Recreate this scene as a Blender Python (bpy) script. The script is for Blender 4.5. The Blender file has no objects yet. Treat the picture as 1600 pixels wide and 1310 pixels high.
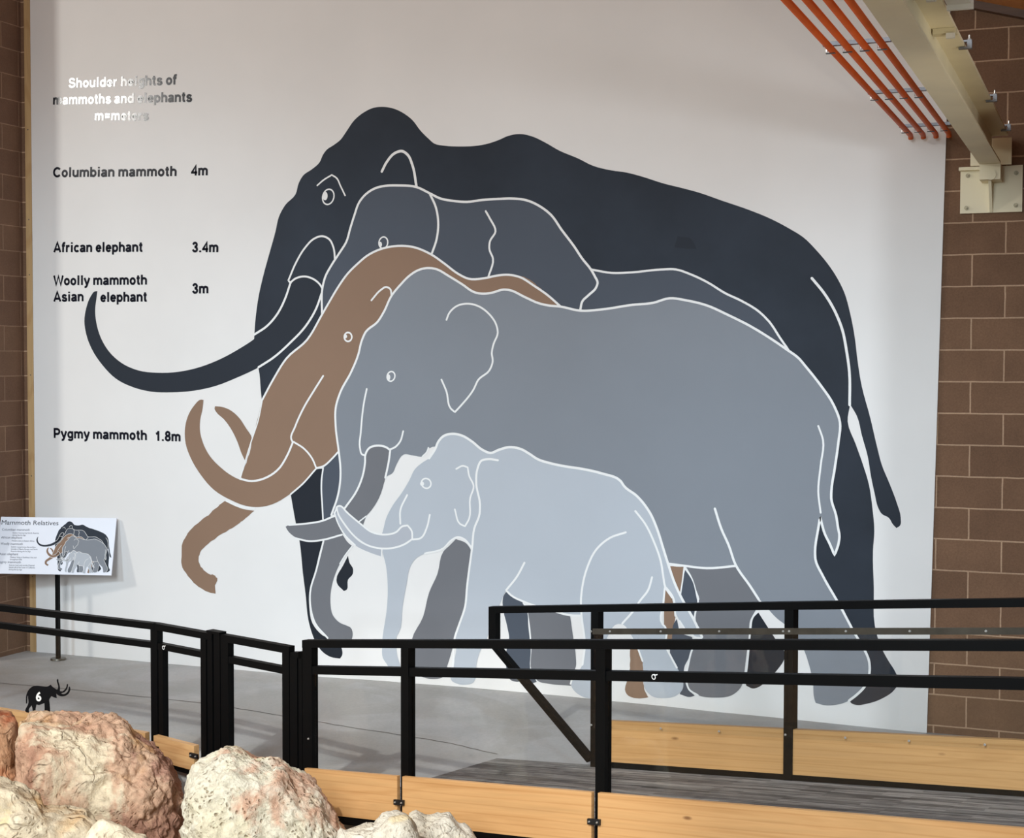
import bpy, bmesh, math, random
from mathutils import Vector, Matrix, noise
from mathutils.geometry import tessellate_polygon

scene = bpy.context.scene
COL = scene.collection
R = math.radians

# ---------------------------------------------------------------- camera
cam_data = bpy.data.cameras.new('camera')
cam_data.sensor_fit = 'HORIZONTAL'
cam_data.sensor_width = 36.0
cam_data.lens = 53.3275
cam_data.clip_end = 200
cam = bpy.data.objects.new('camera', cam_data)
COL.objects.link(cam)
yaw, pit, rol = -0.3812226569, -0.0376582791, 0.0018103312
fw = Vector((math.sin(yaw)*math.cos(pit), math.cos(yaw)*math.cos(pit), math.sin(pit)))
r0 = Vector((math.cos(yaw), -math.sin(yaw), 0)); u0 = r0.cross(fw)
rt = r0*math.cos(rol) + u0*math.sin(rol)
up = -r0*math.sin(rol) + u0*math.cos(rol)
m3 = Matrix((rt, up, -fw)).transposed()
cam.matrix_world = Matrix.Translation((8.356064853, -10.082783015, 2.394859226)) @ m3.to_4x4()
scene.camera = cam

# ---------------------------------------------------------------- view, world, lights
vs = scene.view_settings
scene.display_settings.display_device = 'sRGB'
vs.view_transform = 'Standard'; vs.look = 'None'; vs.gamma = 1.0; vs.use_curve_mapping = False
vs.exposure = 0.0

world = bpy.data.worlds.new('hall_light'); scene.world = world
world.use_nodes = True
bg = world.node_tree.nodes['Background']
bg.inputs['Color'].default_value = (0.96, 0.95, 0.92, 1)
bg.inputs['Strength'].default_value = 0.31

def aim(o, target):
    d = Vector(target) - o.location
    o.rotation_euler = d.to_track_quat('-Z', 'Y').to_euler()

def area(name, loc, target, sx, sy, power, color):
    l = bpy.data.lights.new(name, 'AREA'); l.shape = 'RECTANGLE'; l.size = sx; l.size_y = sy
    l.energy = power; l.color = color
    o = bpy.data.objects.new(name, l); COL.objects.link(o); o.location = loc; aim(o, target)
    return o

def spot(name, loc, target, power, color, angle, blend, radius):
    l = bpy.data.lights.new(name, 'SPOT'); l.energy = power; l.color = color
    l.spot_size = R(angle); l.spot_blend = blend; l.shadow_soft_size = radius
    o = bpy.data.objects.new(name, l); COL.objects.link(o); o.location = loc; aim(o, target)
    return o

# lamp high on the left; its mirror image lies in the glossy lettering and the brick return cuts its beam
area('lamp_left', (-6.1, -9.0, 6.35), (2.0, 0, 2.2), 1.1, .85, 370, (1.0, .98, .92))
# unseen fill panel added behind the camera; roof edge shades the wall top
area('front_fill', (6.2, -14.0, 5.6), (3.7, 0, 1.2), 3.2, 4.8, 960, (.87, .945, 1.0))
# lamp far to the right, cut off by the right brick return
spot('lamp_right', (11.6, -8.0, 2.6), (5.5, 0, 1.2), 900, (.88, .94, 1.0), 46, 1.0, .25)
# unseen spots added to wash the foot of the wall and the walkway
for x_, y_, z_, e_ in ((1.0, -7.0, 1.4, 540), (4.0, -7.0, .7, 350), (7.3, -7.0, .6, 600)):
    spot('wall_wash_fill', (x_, y_, 3.6), (x_+.1, 0, z_), e_, (.68, .86, 1.0), 58, 1.0, .25)
# strong lamp over the dig pit
spot('pit_lamp', (4.9, -10.2, 6.0), (4.3, -4.0, -.1), 1800, (1.0, .965, .89), 36, .45, .08)
# warm fill added off to the right to brighten the beam's underside
spot('beam_fill', (9.4, -4.6, 1.9), (7.55, -2.7, 3.7), 60, (1.0, .88, .68), 46, .8, .1)


# ---------------------------------------------------------------- materials
def lin(c):
    return tuple(((v/255)/12.92 if v/255 <= .04045 else ((v/255+.055)/1.055)**2.4) for v in c) + (1,)

class NT:
    def __init__(s, name):
        s.m = bpy.data.materials.new(name); s.m.use_nodes = True
        s.t = s.m.node_tree; s.b = s.t.nodes['Principled BSDF']
    def n(s, kind, **kw):
        nd = s.t.nodes.new(kind)
        for k, v in kw.items():
            if k in nd.inputs: nd.inputs[k].default_value = v
            else: setattr(nd, k, v)
        return nd
    def l(s, a, b): s.t.links.new(a, b)
    def coord(s, scale=(1, 1, 1), rot=(0, 0, 0), loc=(0, 0, 0)):
        tc = s.n('ShaderNodeTexCoord'); mp = s.n('ShaderNodeMapping')
        mp.inputs['Scale'].default_value = scale; mp.inputs['Rotation'].default_value = rot; mp.inputs['Location'].default_value = loc
        s.l(tc.outputs['Object'], mp.inputs['Vector']); return mp.outputs['Vector']
    def noise(s, vec, scale, detail=4, rough=.55, dist=0):
        nd = s.n('ShaderNodeTexNoise'); nd.inputs['Scale'].default_value = scale; nd.inputs['Detail'].default_value = detail
        nd.inputs['Roughness'].default_value = rough; nd.inputs['Distortion'].default_value = dist
        s.l(vec, nd.inputs['Vector']); return nd.outputs['Fac']
    def ramp(s, fac, stops):
        nd = s.n('ShaderNodeValToRGB'); cr = nd.color_ramp
        while len(cr.elements) > 1: cr.elements.remove(cr.elements[0])
        cr.elements[0].position = stops[0][0]; cr.elements[0].color = stops[0][1]
        for p, c in stops[1:]:
            e = cr.elements.new(p); e.color = c
        s.l(fac, nd.inputs['Fac']); return nd.outputs['Color']
    def mix(s, fac, a, b, mode='MIX'):
        nd = s.n('ShaderNodeMix'); nd.data_type = 'RGBA'; nd.blend_type = mode
        for sock, v in ((nd.inputs[0], fac), (nd.inputs[6], a), (nd.inputs[7], b)):
            if hasattr(v, 'is_linked'): s.l(v, sock)
            else: sock.default_value = v
        return nd.outputs[2]
    def math(s, op, a, b=0.0):
        nd = s.n('ShaderNodeMath'); nd.operation = op
        for i, v in enumerate((a, b)):
            if hasattr(v, 'is_linked'): s.l(v, nd.inputs[i])
            else: nd.inputs[i].default_value = v
        return nd.outputs[0]
    def bump(s, h, strength=.3, dist=.01):
        nd = s.n('ShaderNodeBump'); nd.inputs['Strength'].default_value = strength; nd.inputs['Distance'].default_value = dist
        s.l(h, nd.inputs['Height']); s.l(nd.outputs['Normal'], s.b.inputs['Normal'])
    def base(s, c):
        if hasattr(c, 'is_linked'): s.l(c, s.b.inputs['Base Color'])
        else: s.b.inputs['Base Color'].default_value = c
    def set(s, rough=.5, metal=0, spec=None):
        s.b.inputs['Roughness'].default_value = rough; s.b.inputs['Metallic'].default_value = metal
        if spec is not None: s.b.inputs['Specular IOR Level'].default_value = spec
        return s.m

def plain(name, rgb, rough=.5, metal=0, var=.06, scale=6, bump=0, spec=None):
    t = NT(name); v = t.coord(); f = t.noise(v, scale)
    c = lin(rgb)
    lo = tuple(x*(1-var) for x in c[:3])+(1,); hi = tuple(min(1, x*(1+var)) for x in c[:3])+(1,)
    t.base(t.ramp(f, [(.3, lo), (.7, hi)]))
    if bump: t.bump(t.noise(v, scale*12), bump, .004)
    return t.set(rough, metal, spec)

def brick_material(name):
    t = NT(name); tc = t.n('ShaderNodeTexCoord'); sep = t.n('ShaderNodeSeparateXYZ'); t.l(tc.outputs['Object'], sep.inputs[0])
    cb = t.n('ShaderNodeCombineXYZ')
    t.l(sep.outputs['X'], cb.inputs['X']); t.l(sep.outputs['Y'], cb.inputs['Y']); 
    return t, sep
def brick_mat(name, axis, shift, c1, c2, cm, mort=.0055):
    t, sep = brick_material(name)
    cb = t.n('ShaderNodeCombineXYZ')
    if axis == 'X': h = sep.outputs['X']
    else: h = t.math('ADD', sep.outputs['X'], sep.outputs['Y'])
    t.l(t.math('ADD', h, shift), cb.inputs['X'])
    t.l(t.math('ADD', sep.outputs['Z'], 20*.2032-3.698), cb.inputs['Y'])
    tc = t.n('ShaderNodeTexCoord')
    nz = t.n('ShaderNodeTexNoise'); nz.inputs['Scale'].default_value = 9; t.l(tc.outputs['Object'], nz.inputs['Vector'])
    wob = t.n('ShaderNodeVectorMath'); wob.operation = 'MULTIPLY_ADD'
    t.l(nz.outputs['Color'], wob.inputs[0]); wob.inputs[1].default_value = (.006, .006, 0); t.l(cb.outputs[0], wob.inputs[2])
    br = t.n('ShaderNodeTexBrick'); br.offset = .5; br.offset_frequency = 2; br.squash = 1
    br.inputs['Scale'].default_value = 1; br.inputs['Mortar Size'].default_value = mort; br.inputs['Mortar Smooth'].default_value = .25
    br.inputs['Bias'].default_value = 0; br.inputs['Brick Width'].default_value = .4064; br.inputs['Row Height'].default_value = .2032
    br.inputs['Color1'].default_value = lin(c1); br.inputs['Color2'].default_value = lin(c2); br.inputs['Mortar'].default_value = lin(cm)
    t.l(wob.outputs[0], br.inputs['Vector'])
    f1 = t.noise(tc.outputs['Object'], 3.5, 5); f2 = t.noise(tc.outputs['Object'], 90, 3, .7)
    c = t.mix(.30, br.outputs['Color'], t.ramp(f1, [(.3, (.55, .52, .5, 1)), (.7, (1.25, 1.2, 1.15, 1))]), 'MULTIPLY')
    c = t.mix(.35, c, t.ramp(f2, [(.3, (.6, .6, .6, 1)), (.65, (1.25, 1.25, 1.25, 1))]), 'MULTIPLY')
    t.base(c)
    hgt = t.math('ADD', t.math('MULTIPLY', br.outputs['Fac'], -1.0), t.math('MULTIPLY', f2, .35))
    t.bump(hgt, .6, .006)
    return t.set(.9, 0, .2)

M = {}
M['brick'] = brick_mat('brown_split_block', 'X', 20*.4064-7.673, (126, 97, 76), (115, 88, 69), (182, 152, 126))
M['brick_side'] = brick_mat('brown_split_block_side', 'XY', 20*.4064-.2032+.235, (124, 98, 80), (114, 89, 74), (150, 124, 104), .005)

def wall_paint():
    t = NT('white_wall_paint'); v = t.coord()
    t.base(t.ramp(t.noise(v, 1.3, 3), [(.3, lin((226, 225, 223))), (.7, lin((231, 230, 228)))]))
    t.bump(t.noise(v, 140, 2), .05, .002)
    return t.set(.6, 0, .3)
M['wall'] = wall_paint()
M['line'] = plain('white_line_paint', (232, 233, 232), .55, 0, .02)

def mural_paint(name, rgb, var=.1):
    t = NT(name); v = t.coord((1, 1, 1))
    c = lin(rgb); f = t.noise(v, .8, 5, .6)
    lo = tuple(x*(1-var) for x in c[:3])+(1,); hi = tuple(x*(1+var) for x in c[:3])+(1,)
    col = t.ramp(f, [(.3, lo), (.72, hi)])
    t.base(col)
    t.bump(t.noise(v, 120, 2), .05, .002)
    return t.set(.62, 0, .2)
M['columbian'] = mural_paint('slate_black_paint', (43, 50, 60), .3)
M['columbian_tusk'] = mural_paint('dark_slate_paint', (40, 46, 55), .08)
M['columbian_leg'] = mural_paint('slate_black_no_sheen', (33, 38, 46), .1)  # same slate paint; the lower pieces' missing sheen is put into the colour
M['columbian_patch'] = mural_paint('touched_up_paint', (38, 44, 53), .1)
M['asian_leg'] = mural_paint('darker_grey_paint', (111, 113, 118), .04)
M['african'] = mural_paint('charcoal_grey_paint', (76, 83, 94), .06)
M['woolly'] = mural_paint('brown_paint', (139, 113, 94), .05)
M['asian'] = mural_paint('mid_grey_paint', (129, 135, 143), .04)
M['asian_tusk'] = mural_paint('dull_grey_paint', (112, 114, 119), .04)
M['pygmy'] = mural_paint('pale_grey_paint', (179, 186, 194), .03)
M['pygmy_tusk'] = mural_paint('soft_grey_paint', (176, 181, 189), .03)
M['vinyl'] = plain('glossy_black_vinyl', (22, 23, 34), .14, 0, .03, 4, 0, .22)

def concrete():
    t = NT('grey_concrete'); v = t.coord()
    a = t.noise(v, 1.6, 6, .6, .4); b = t.noise(t.coord((1, 1, 1), loc=(3, 1, 0)), .9, 4, .5, 1.2); d = t.noise(v, 45, 3, .6)
    c = t.ramp(a, [(.3, lin((163, 165, 165))), (.55, lin((179, 181, 182))), (.75, lin((189, 190, 190)))])
    c = t.mix(t.ramp(b, [(.5, (0, 0, 0, 1)), (.56, (.45, .45, .45, 1))]), c, lin((158, 157, 153)))
    c = t.mix(.25, c, t.ramp(d, [(.35, (.75, .75, .75, 1)), (.65, (1.15, 1.15, 1.15, 1))]), 'MULTIPLY')
    t.base(c); t.bump(d, .12, .003)
    return t.set(.55, 0, .35)
M['concrete'] = concrete()
M['joint'] = plain('dark_floor_joint', (92, 90, 86), .9, 0, .3, 9)

def carpet():
    t = NT('striped_charcoal_carpet')
    rv = t.coord(rot=(0, 0, R(19)))
    def st(sc, loc=(0, 0, 0)):
        mp = t.n('ShaderNodeMapping'); mp.inputs['Scale'].default_value = sc; mp.inputs['Location'].default_value = loc
        t.l(rv, mp.inputs['Vector']); return mp.outputs['Vector']
    # short dashes of several greys laid in narrow rows
    br = t.n('ShaderNodeTexBrick'); br.offset = .37; br.offset_frequency = 2; br.squash = 1
    br.inputs['Scale'].default_value = 1; br.inputs['Mortar Size'].default_value = 0; br.inputs['Brick Width'].default_value = .42; br.inputs['Row Height'].default_value = .022
    br.inputs['Color1'].default_value = (0, 0, 0, 1); br.inputs['Color2'].default_value = (1, 1, 1, 1); br.inputs['Mortar'].default_value = (.5, .5, .5, 1)
    t.l(rv, br.inputs['Vector'])
    f = t.noise(st((2.2, 60, 1)), 1.0, 3, .75)
    c = t.ramp(f, [(.30, lin((70, 70, 72))), (.44, lin((112, 112, 113))), (.56, lin((158, 157, 155))), (.68, lin((94, 93, 93)))])
    c = t.mix(.6, c, t.ramp(br.outputs['Color'], [(.1, (.42, .42, .43, 1)), (.9, (1.35, 1.35, 1.34, 1))]), 'MULTIPLY')
    g = t.noise(rv, 260, 2)
    c = t.mix(.4, c, t.ramp(g, [(.3, (.7, .7, .7, 1)), (.7, (1.2, 1.2, 1.2, 1))]), 'MULTIPLY')
    t.base(c); t.bump(g, .4, .004)
    return t.set(.95, 0, .1)
M['carpet'] = carpet()

def wood(name, dark, light, rot=0.0, knots=True, axis='X', knot_scale=1.0, tilt=0.0):
    t = NT(name)
    base_v = t.coord(rot=(0, 0, rot))
    if tilt:
        tm = t.n('ShaderNodeMapping'); tm.inputs['Rotation'].default_value = (0, tilt, 0); t.l(base_v, tm.inputs['Vector']); base_v = tm.outputs['Vector']
    def st(sc, loc=(0, 0, 0)):
        mp = t.n('ShaderNodeMapping'); mp.inputs['Scale'].default_value = sc if axis == 'X' else (sc[2], sc[1], sc[0]); mp.inputs['Location'].default_value = loc
        t.l(base_v, mp.inputs['Vector']); return mp.outputs['Vector']
    fine = t.noise(st((2.5, 90, 90)), 1.0, 3, .6)
    broad = t.noise(st((.55, 9, 9), (2, 1, 5)), 1.0, 4, .55, 1.6)
    c = t.ramp(broad, [(.30, lin(dark)), (.50, lin(light)), (.62, lin(tuple(int(v*.97) for v in light))), (.75, lin(tuple(int(v*.93) for v in light)))])
    c = t.mix(.28, c, t.ramp(fine, [(.3, (.82, .78, .72, 1)), (.6, (1.05, 1.05, 1.05, 1))]), 'MULTIPLY')
    line = t.n('ShaderNodeTexWave'); line.wave_type = 'BANDS'; line.bands_direction = 'Z'
    line.inputs['Scale'].default_value = 1.6; line.inputs['Distortion'].default_value = 5; line.inputs['Detail'].default_value = 3; line.inputs['Detail Scale'].default_value = .6
    t.l(st((.35, 2, 5), (7, 3, 1)), line.inputs['Vector'])
    c = t.mix(.5, c, t.ramp(line.outputs['Fac'], [(.0, (.80, .72, .62, 1)), (.10, (1, 1, 1, 1))]), 'MULTIPLY')
    if knots:
        vo = t.n('ShaderNodeTexVoronoi'); vo.inputs['Scale'].default_value = 1.0
        t.l(st((2.2*knot_scale, 5*knot_scale, 6*knot_scale)), vo.inputs['Vector'])
        c = t.mix(t.ramp(vo.outputs['Distance'], [(.03, (.8, .8, .8, 1)), (.085, (0, 0, 0, 1))]), c, lin((112, 72, 42)))
    t.base(c); t.bump(fine, .06, .001)
    return t.set(.48, 0, .35)
M['board'] = wood('golden_pine_board', (190, 142, 90), (206, 160, 108), rot=R(19), knot_scale=1.35, tilt=.1214)
M['board_level'] = wood('golden_pine_board_level', (190, 144, 96), (206, 164, 114), rot=R(12))
M['board_shade'] = wood('shaded_pine_board', (178, 134, 84), (194, 150, 98), rot=R(19), knot_scale=1.15, tilt=.1184)  # same pine as the pit-side boards, with shade put into the colour
M['trim_wood'] = wood('pine_trim', (172, 140, 98), (192, 160, 116), knots=False, axis='Z')
M['deck'] = wood('orange_roof_deck', (190, 124, 66), (214, 146, 84), knots=False)
M['ledger'] = wood('dark_brown_ledger', (84, 62, 48), (98, 74, 58), knots=False)

M['black'] = plain('satin_black_steel', (4, 5, 6), .5, 0, .15, 14, .03, .13)
M['flat_steel'] = plain('dull_flat_steel', (96, 92, 84), .35, .8, .2, 8)
M['screw'] = plain('bright_screw', (205, 205, 202), .3, .7)
M['clip'] = plain('black_clip', (20, 20, 21), .45)
M['cream'] = plain('cream_beam_paint', (234, 223, 190), .55, 0, .05, 3, .05)
M['cream_light'] = plain('cream_clamp_paint', (205, 194, 160), .5)
M['bolt'] = plain('weathered_bolt', (128, 116, 92), .45, .6, .2, 30)
M['pipe'] = plain('orange_red_pipe', (214, 96, 36), .5, 0, .1, 8, 0, .3)
M['galv'] = plain('galvanised_strut', (120, 122, 126), .45, .6, .1, 30)
M['box'] = plain('white_box_enamel', (214, 212, 204), .5)
M['sign'] = plain('bluish_white_board', (228, 233, 243), .4, 0, .01)
M['sign_ink'] = plain('sign_dark_ink', (44, 46, 58), .6)
M['sign_grey'] = plain('sign_grey_ink', (70, 74, 88), .6)
M['plate'] = plain('matte_black_plate', (5, 5, 8), .7, 0, .1, 6, 0, .15)
M['number'] = plain('white_number', (228, 228, 226), .6, 0, .01)
M['soil'] = plain('pit_soil', (150, 126, 92), .95, 0, .3, 9, .5)
M['slab'] = plain('slab_edge', (120, 112, 100), .9, 0, .15, 7, .2)

def glass():
    t = NT('clear_acrylic'); t.t.nodes.remove(t.b)
    tr = t.n('ShaderNodeBsdfTransparent'); tr.inputs['Color'].default_value = (.988, .992, .99, 1)
    gl = t.n('ShaderNodeBsdfGlossy'); gl.inputs['Roughness'].default_value = .02
    v = t.coord(); bp = t.n('ShaderNodeBump'); bp.inputs['Strength'].default_value = .15; bp.inputs['Distance'].default_value = .01
    t.l(t.noise(v, 2.2, 2), bp.inputs['Height']); t.l(bp.outputs['Normal'], gl.inputs['Normal'])
    lw = t.n('ShaderNodeLayerWeight'); lw.inputs['Blend'].default_value = .5
    fr = t.math('ADD', t.math('MULTIPLY', t.math('POWER', lw.outputs['Facing'], 5.0), .9), .035)
    mx = t.n('ShaderNodeMixShader'); t.l(fr, mx.inputs[0]); t.l(tr.outputs[0], mx.inputs[1]); t.l(gl.outputs[0], mx.inputs[2])
    out = [n for n in t.t.nodes if n.type == 'OUTPUT_MATERIAL'][0]
    t.l(mx.outputs[0], out.inputs['Surface']); return t.m
M['glass'] = glass()

def rock_mat(name, tones, patch, patch_at, stain, stain_at, pit=.5, scale=1.0, crack=.6, zone=None, pore=.35):
    t = NT(name); v = t.coord()
    a = t.noise(v, 3.2*scale, 8, .62, .8); b = t.noise(t.coord(loc=(4, 2, 1)), 2.3*scale, 5, .6, .6); d = t.noise(v, 26*scale, 6, .7)
    e = t.noise(t.coord(loc=(1, 7, 3)), 1.7*scale, 4, .6, .4)
    c = t.ramp(a, tones)
    c = t.mix(t.ramp(b, [(patch_at, (0, 0, 0, 1)), (patch_at+.07, (1, 1, 1, 1))]), c, patch)
    c = t.mix(t.ramp(e, [(stain_at, (0, 0, 0, 1)), (stain_at+.09, (.85, .85, .85, 1))]), c, stain)
    c = t.mix(.55, c, t.ramp(d, [(.3, (.62, .58, .54, 1)), (.55, (1.05, 1.05, 1.05, 1)), (.7, (1.25, 1.22, 1.16, 1))]), 'MULTIPLY')
    vo = t.n('ShaderNodeTexVoronoi'); vo.feature = 'DISTANCE_TO_EDGE'; vo.inputs['Scale'].default_value = 5*scale
    dn = t.n('ShaderNodeTexNoise'); dn.inputs['Scale'].default_value = 6; t.l(v, dn.inputs['Vector'])
    va = t.n('ShaderNodeVectorMath'); va.operation = 'MULTIPLY_ADD'; t.l(dn.outputs['Color'], va.inputs[0]); va.inputs[1].default_value = (.35, .35, .35); t.l(v, va.inputs[2])
    t.l(va.outputs[0], vo.inputs['Vector'])
    ck = t.ramp(vo.outputs['Distance'], [(.0, (0, 0, 0, 1)), (.05, (1, 1, 1, 1))])
    gate = t.ramp(t.noise(v, 4, 3), [(.46, (1, 1, 1, 1)), (.56, (0, 0, 0, 1))])
    ckg = t.mix(1.0, ck, gate, 'LIGHTEN')
    c = t.mix(crack*.6, c, t.mix(ckg, (.32, .26, .22, 1), (1, 1, 1, 1)), 'MULTIPLY')
    if zone is not None:
        tc = t.n('ShaderNodeTexCoord'); sx = t.n('ShaderNodeVectorMath'); sx.operation = 'DOT_PRODUCT'; sx.inputs[1].default_value = zone[0]
        t.l(tc.outputs['Object'], sx.inputs[0])
        mk = t.math('ADD', t.math('ADD', sx.outputs['Value'], zone[1]), t.math('MULTIPLY', t.math('ADD', t.noise(t.coord(loc=(9, 5, 2)), 2.4, 5, .6, .5), -.5), 1.6))
        plainc = t.ramp(a, zone[2])
        plainc = t.mix(.5, plainc, t.ramp(d, [(.3, (.62, .58, .54, 1)), (.55, (1.05, 1.05, 1.05, 1)), (.7, (1.2, 1.17, 1.12, 1))]), 'MULTIPLY')
        c = t.mix(t.ramp(mk, [(.0, (0, 0, 0, 1)), (.12, (1, 1, 1, 1))]), c, plainc)
    po = t.n('ShaderNodeTexVoronoi'); po.inputs['Scale'].default_value = 34*scale
    pv = t.n('ShaderNodeVectorMath'); pv.operation = 'MULTIPLY_ADD'; t.l(dn.outputs['Color'], pv.inputs[0]); pv.inputs[1].default_value = (.12, .12, .12); t.l(v, pv.inputs[2])
    t.l(pv.outputs[0], po.inputs['Vector'])
    pgate = t.ramp(t.noise(t.coord(loc=(2, 8, 6)), 7, 4, .6), [(.44, (0, 0, 0, 1)), (.56, (1, 1, 1, 1))])
    pk = t.mix(pgate, (1, 1, 1, 1), t.ramp(po.outputs['Distance'], [(.16, (0, 0, 0, 1)), (.34, (1, 1, 1, 1))]))
    c = t.mix(pore, c, t.mix(pk, (.42, .33, .24, 1), (1, 1, 1, 1)), 'MULTIPLY')
    t.base(c)
    h = t.math('ADD', t.math('MULTIPLY', d, pit), t.math('MULTIPLY', t.noise(v, 70*scale, 4, .7), pit*.5))
    h = t.math('ADD', h, t.math('MULTIPLY', ckg, crack*.6)); h = t.math('ADD', h, t.math('MULTIPLY', pk, pore*.8))
    t.bump(h, .9, .022)
    return t.set(.92, 0, .15)
M['rock_red'] = rock_mat('reddish_boulder', [(.3, lin((176, 134, 112))), (.45, lin((202, 164, 138))), (.6, lin((218, 186, 158))), (.75, lin((184, 142, 120)))],
                         lin((232, 218, 190)), .53, lin((204, 156, 104)), .56, .7, 1.0, .6, ((.8, .6, 0), -.17, [(.3, lin((164, 124, 106))), (.5, lin((184, 142, 122))), (.7, lin((198, 158, 138)))]))
M['rock_block'] = rock_mat('orange_block', [(.3, lin((176, 122, 88))), (.5, lin((206, 160, 124))), (.7, lin((214, 178, 146)))], lin((222, 204, 178)), .62, lin((190, 106, 70)), .58, .5)
M['rock_pale'] = rock_mat('pale_buff_rock', [(.3, lin((206, 190, 160))), (.5, lin((226, 214, 188))), (.7, lin((234, 224, 200)))], lin((236, 222, 160)), .60, lin((216, 178, 128)), .58, .5)
M['rock_white'] = rock_mat('creamy_white_rock', [(.3, lin((222, 214, 186))), (.5, lin((238, 233, 212))), (.7, lin((242, 238, 222)))], lin((238, 231, 204)), .55, lin((236, 226, 190)), .6, .9, 1.2, .2, ((.75, .3, 1.1), -.93, [(.3, lin((206, 160, 134))), (.5, lin((222, 184, 158))), (.7, lin((232, 212, 192)))]), .75)
M['rock_rubble'] = rock_mat('white_rubble', [(.3, lin((218, 210, 190))), (.55, lin((234, 229, 214))), (.7, lin((238, 234, 222)))], lin((232, 216, 180)), .62, lin((226, 214, 196)), .6, .6, 1.4, .35)

# ---------------------------------------------------------------- mesh helpers
def link(name, bm, mat, parent=None, smooth=False):
    me = bpy.data.meshes.new(name); bm.normal_update(); bm.to_mesh(me); bm.free()
    for m in (mat if isinstance(mat, (list, tuple)) else [mat]): me.materials.append(m)
    if smooth:
        for p in me.polygons: p.use_smooth = True
    o = bpy.data.objects.new(name, me); COL.objects.link(o)
    if parent is not None:
        o.parent = parent
        o.matrix_parent_inverse = parent.matrix_world.inverted()
    return o

def thing(name, loc, label, cat, group=None):
    o = bpy.data.objects.new(name, None); COL.objects.link(o); o.location = loc
    o.empty_display_size = .1
    o.matrix_world = Matrix.Translation(loc)
    o['label'] = label; o['category'] = cat
    if group: o['group'] = group
    return o

def tag(o, label, cat, group=None):
    o['label'] = label; o['category'] = cat
    if group: o['group'] = group
    return o

def struct(name, bm, mat, smooth=False):
    o = link(name, bm, mat, None, smooth); o['kind'] = 'structure'; return o

def bevel(bm, w, seg=2):
    es = [e for e in bm.edges if len(e.link_faces) == 2 and e.calc_face_angle(0) > .5]
    bmesh.ops.bevel(bm, geom=es, offset=w, segments=seg, profile=.6, affect='EDGES', clamp_overlap=True)

def hexa(bm, c):   # 8 corners: bottom 4 (ccw), top 4
    vs_ = [bm.verts.new(p) for p in c]
    for f in ((3, 2, 1, 0), (4, 5, 6, 7), (0, 1, 5, 4), (1, 2, 6, 5), (2, 3, 7, 6), (3, 0, 4, 7)):
        bm.faces.new([vs_[i] for i in f])

def box(x0, x1, y0, y1, z0, z1, bm=None):
    bm = bm or bmesh.new()
    hexa(bm, [(x0, y0, z0), (x1, y0, z0), (x1, y1, z0), (x0, y1, z0), (x0, y0, z1), (x1, y0, z1), (x1, y1, z1), (x0, y1, z1)])
    return bm

def cyl(bm, p0, p1, r, seg=16, cap=True, r1=None):
    p0 = Vector(p0); p1 = Vector(p1); d = (p1-p0).normalized()
    a = d.orthogonal().normalized(); b = d.cross(a)
    r1 = r if r1 is None else r1
    ra = [bm.verts.new(p0 + (a*math.cos(t)+b*math.sin(t))*r) for t in [2*math.pi*i/seg for i in range(seg)]]
    rb = [bm.verts.new(p1 + (a*math.cos(t)+b*math.sin(t))*r1) for t in [2*math.pi*i/seg for i in range(seg)]]
    for i in range(seg):
        j = (i+1) % seg; bm.faces.new((ra[i], ra[j], rb[j], rb[i]))
    if cap:
        bm.faces.new(ra[::-1]); bm.faces.new(rb)

def tube(bm, pts, r, seg=14):
    rings = []
    pts = [Vector(p) for p in pts]
    for i, p in enumerate(pts):
        d = (pts[min(i+1, len(pts)-1)] - pts[max(i-1, 0)]).normalized()
        a = Vector((1, 0, 0)); a = (a - d*a.dot(d)).normalized(); b = d.cross(a)
        rings.append([bm.verts.new(p + (a*math.cos(t)+b*math.sin(t))*r) for t in [2*math.pi*k/seg for k in range(seg)]])
    for i in range(len(rings)-1):
        for k in range(seg):
            j = (k+1) % seg; bm.faces.new((rings[i][k], rings[i][j], rings[i+1][j], rings[i+1][k]))
    bm.faces.new(rings[0][::-1]); bm.faces.new(rings[-1])
    bmesh.ops.recalc_face_normals(bm, faces=bm.faces[:])

class Run:
    """A straight railing line: origin on the floor, heading toward the right and the pit, with a slope."""
    def __init__(s, o, heading, slope=0.0):
        s.o = Vector(o); s.slope = slope
        h = R(heading); s.d = Vector((math.cos(h), -math.sin(h), 0)); s.n = Vector((math.sin(h), math.cos(h), 0))  # n: away from the pit
    def p(s, t, off=0.0, z=0.0):
        return s.o + s.d*t + s.n*off + Vector((0, 0, z + s.slope*t))
    def bar(s, t0, t1, off, thick, z0, z1, bv=.004, bm=None):
        bm = bm or bmesh.new()
        h = thick/2
        hexa(bm, [s.p(t0, off-h, z0), s.p(t1, off-h, z0), s.p(t1, off+h, z0), s.p(t0, off+h, z0),
                  s.p(t0, off-h, z1), s.p(t1, off-h, z1), s.p(t1, off+h, z1), s.p(t0, off+h, z1)])
        if bv: bevel(bm, bv)
        return bm
    def screw(s, bm, t, off, z, r=.007):
        a = s.p(t, off, z); cyl(bm, a, a - s.n*.006, r, 10, True, r*.6)

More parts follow.
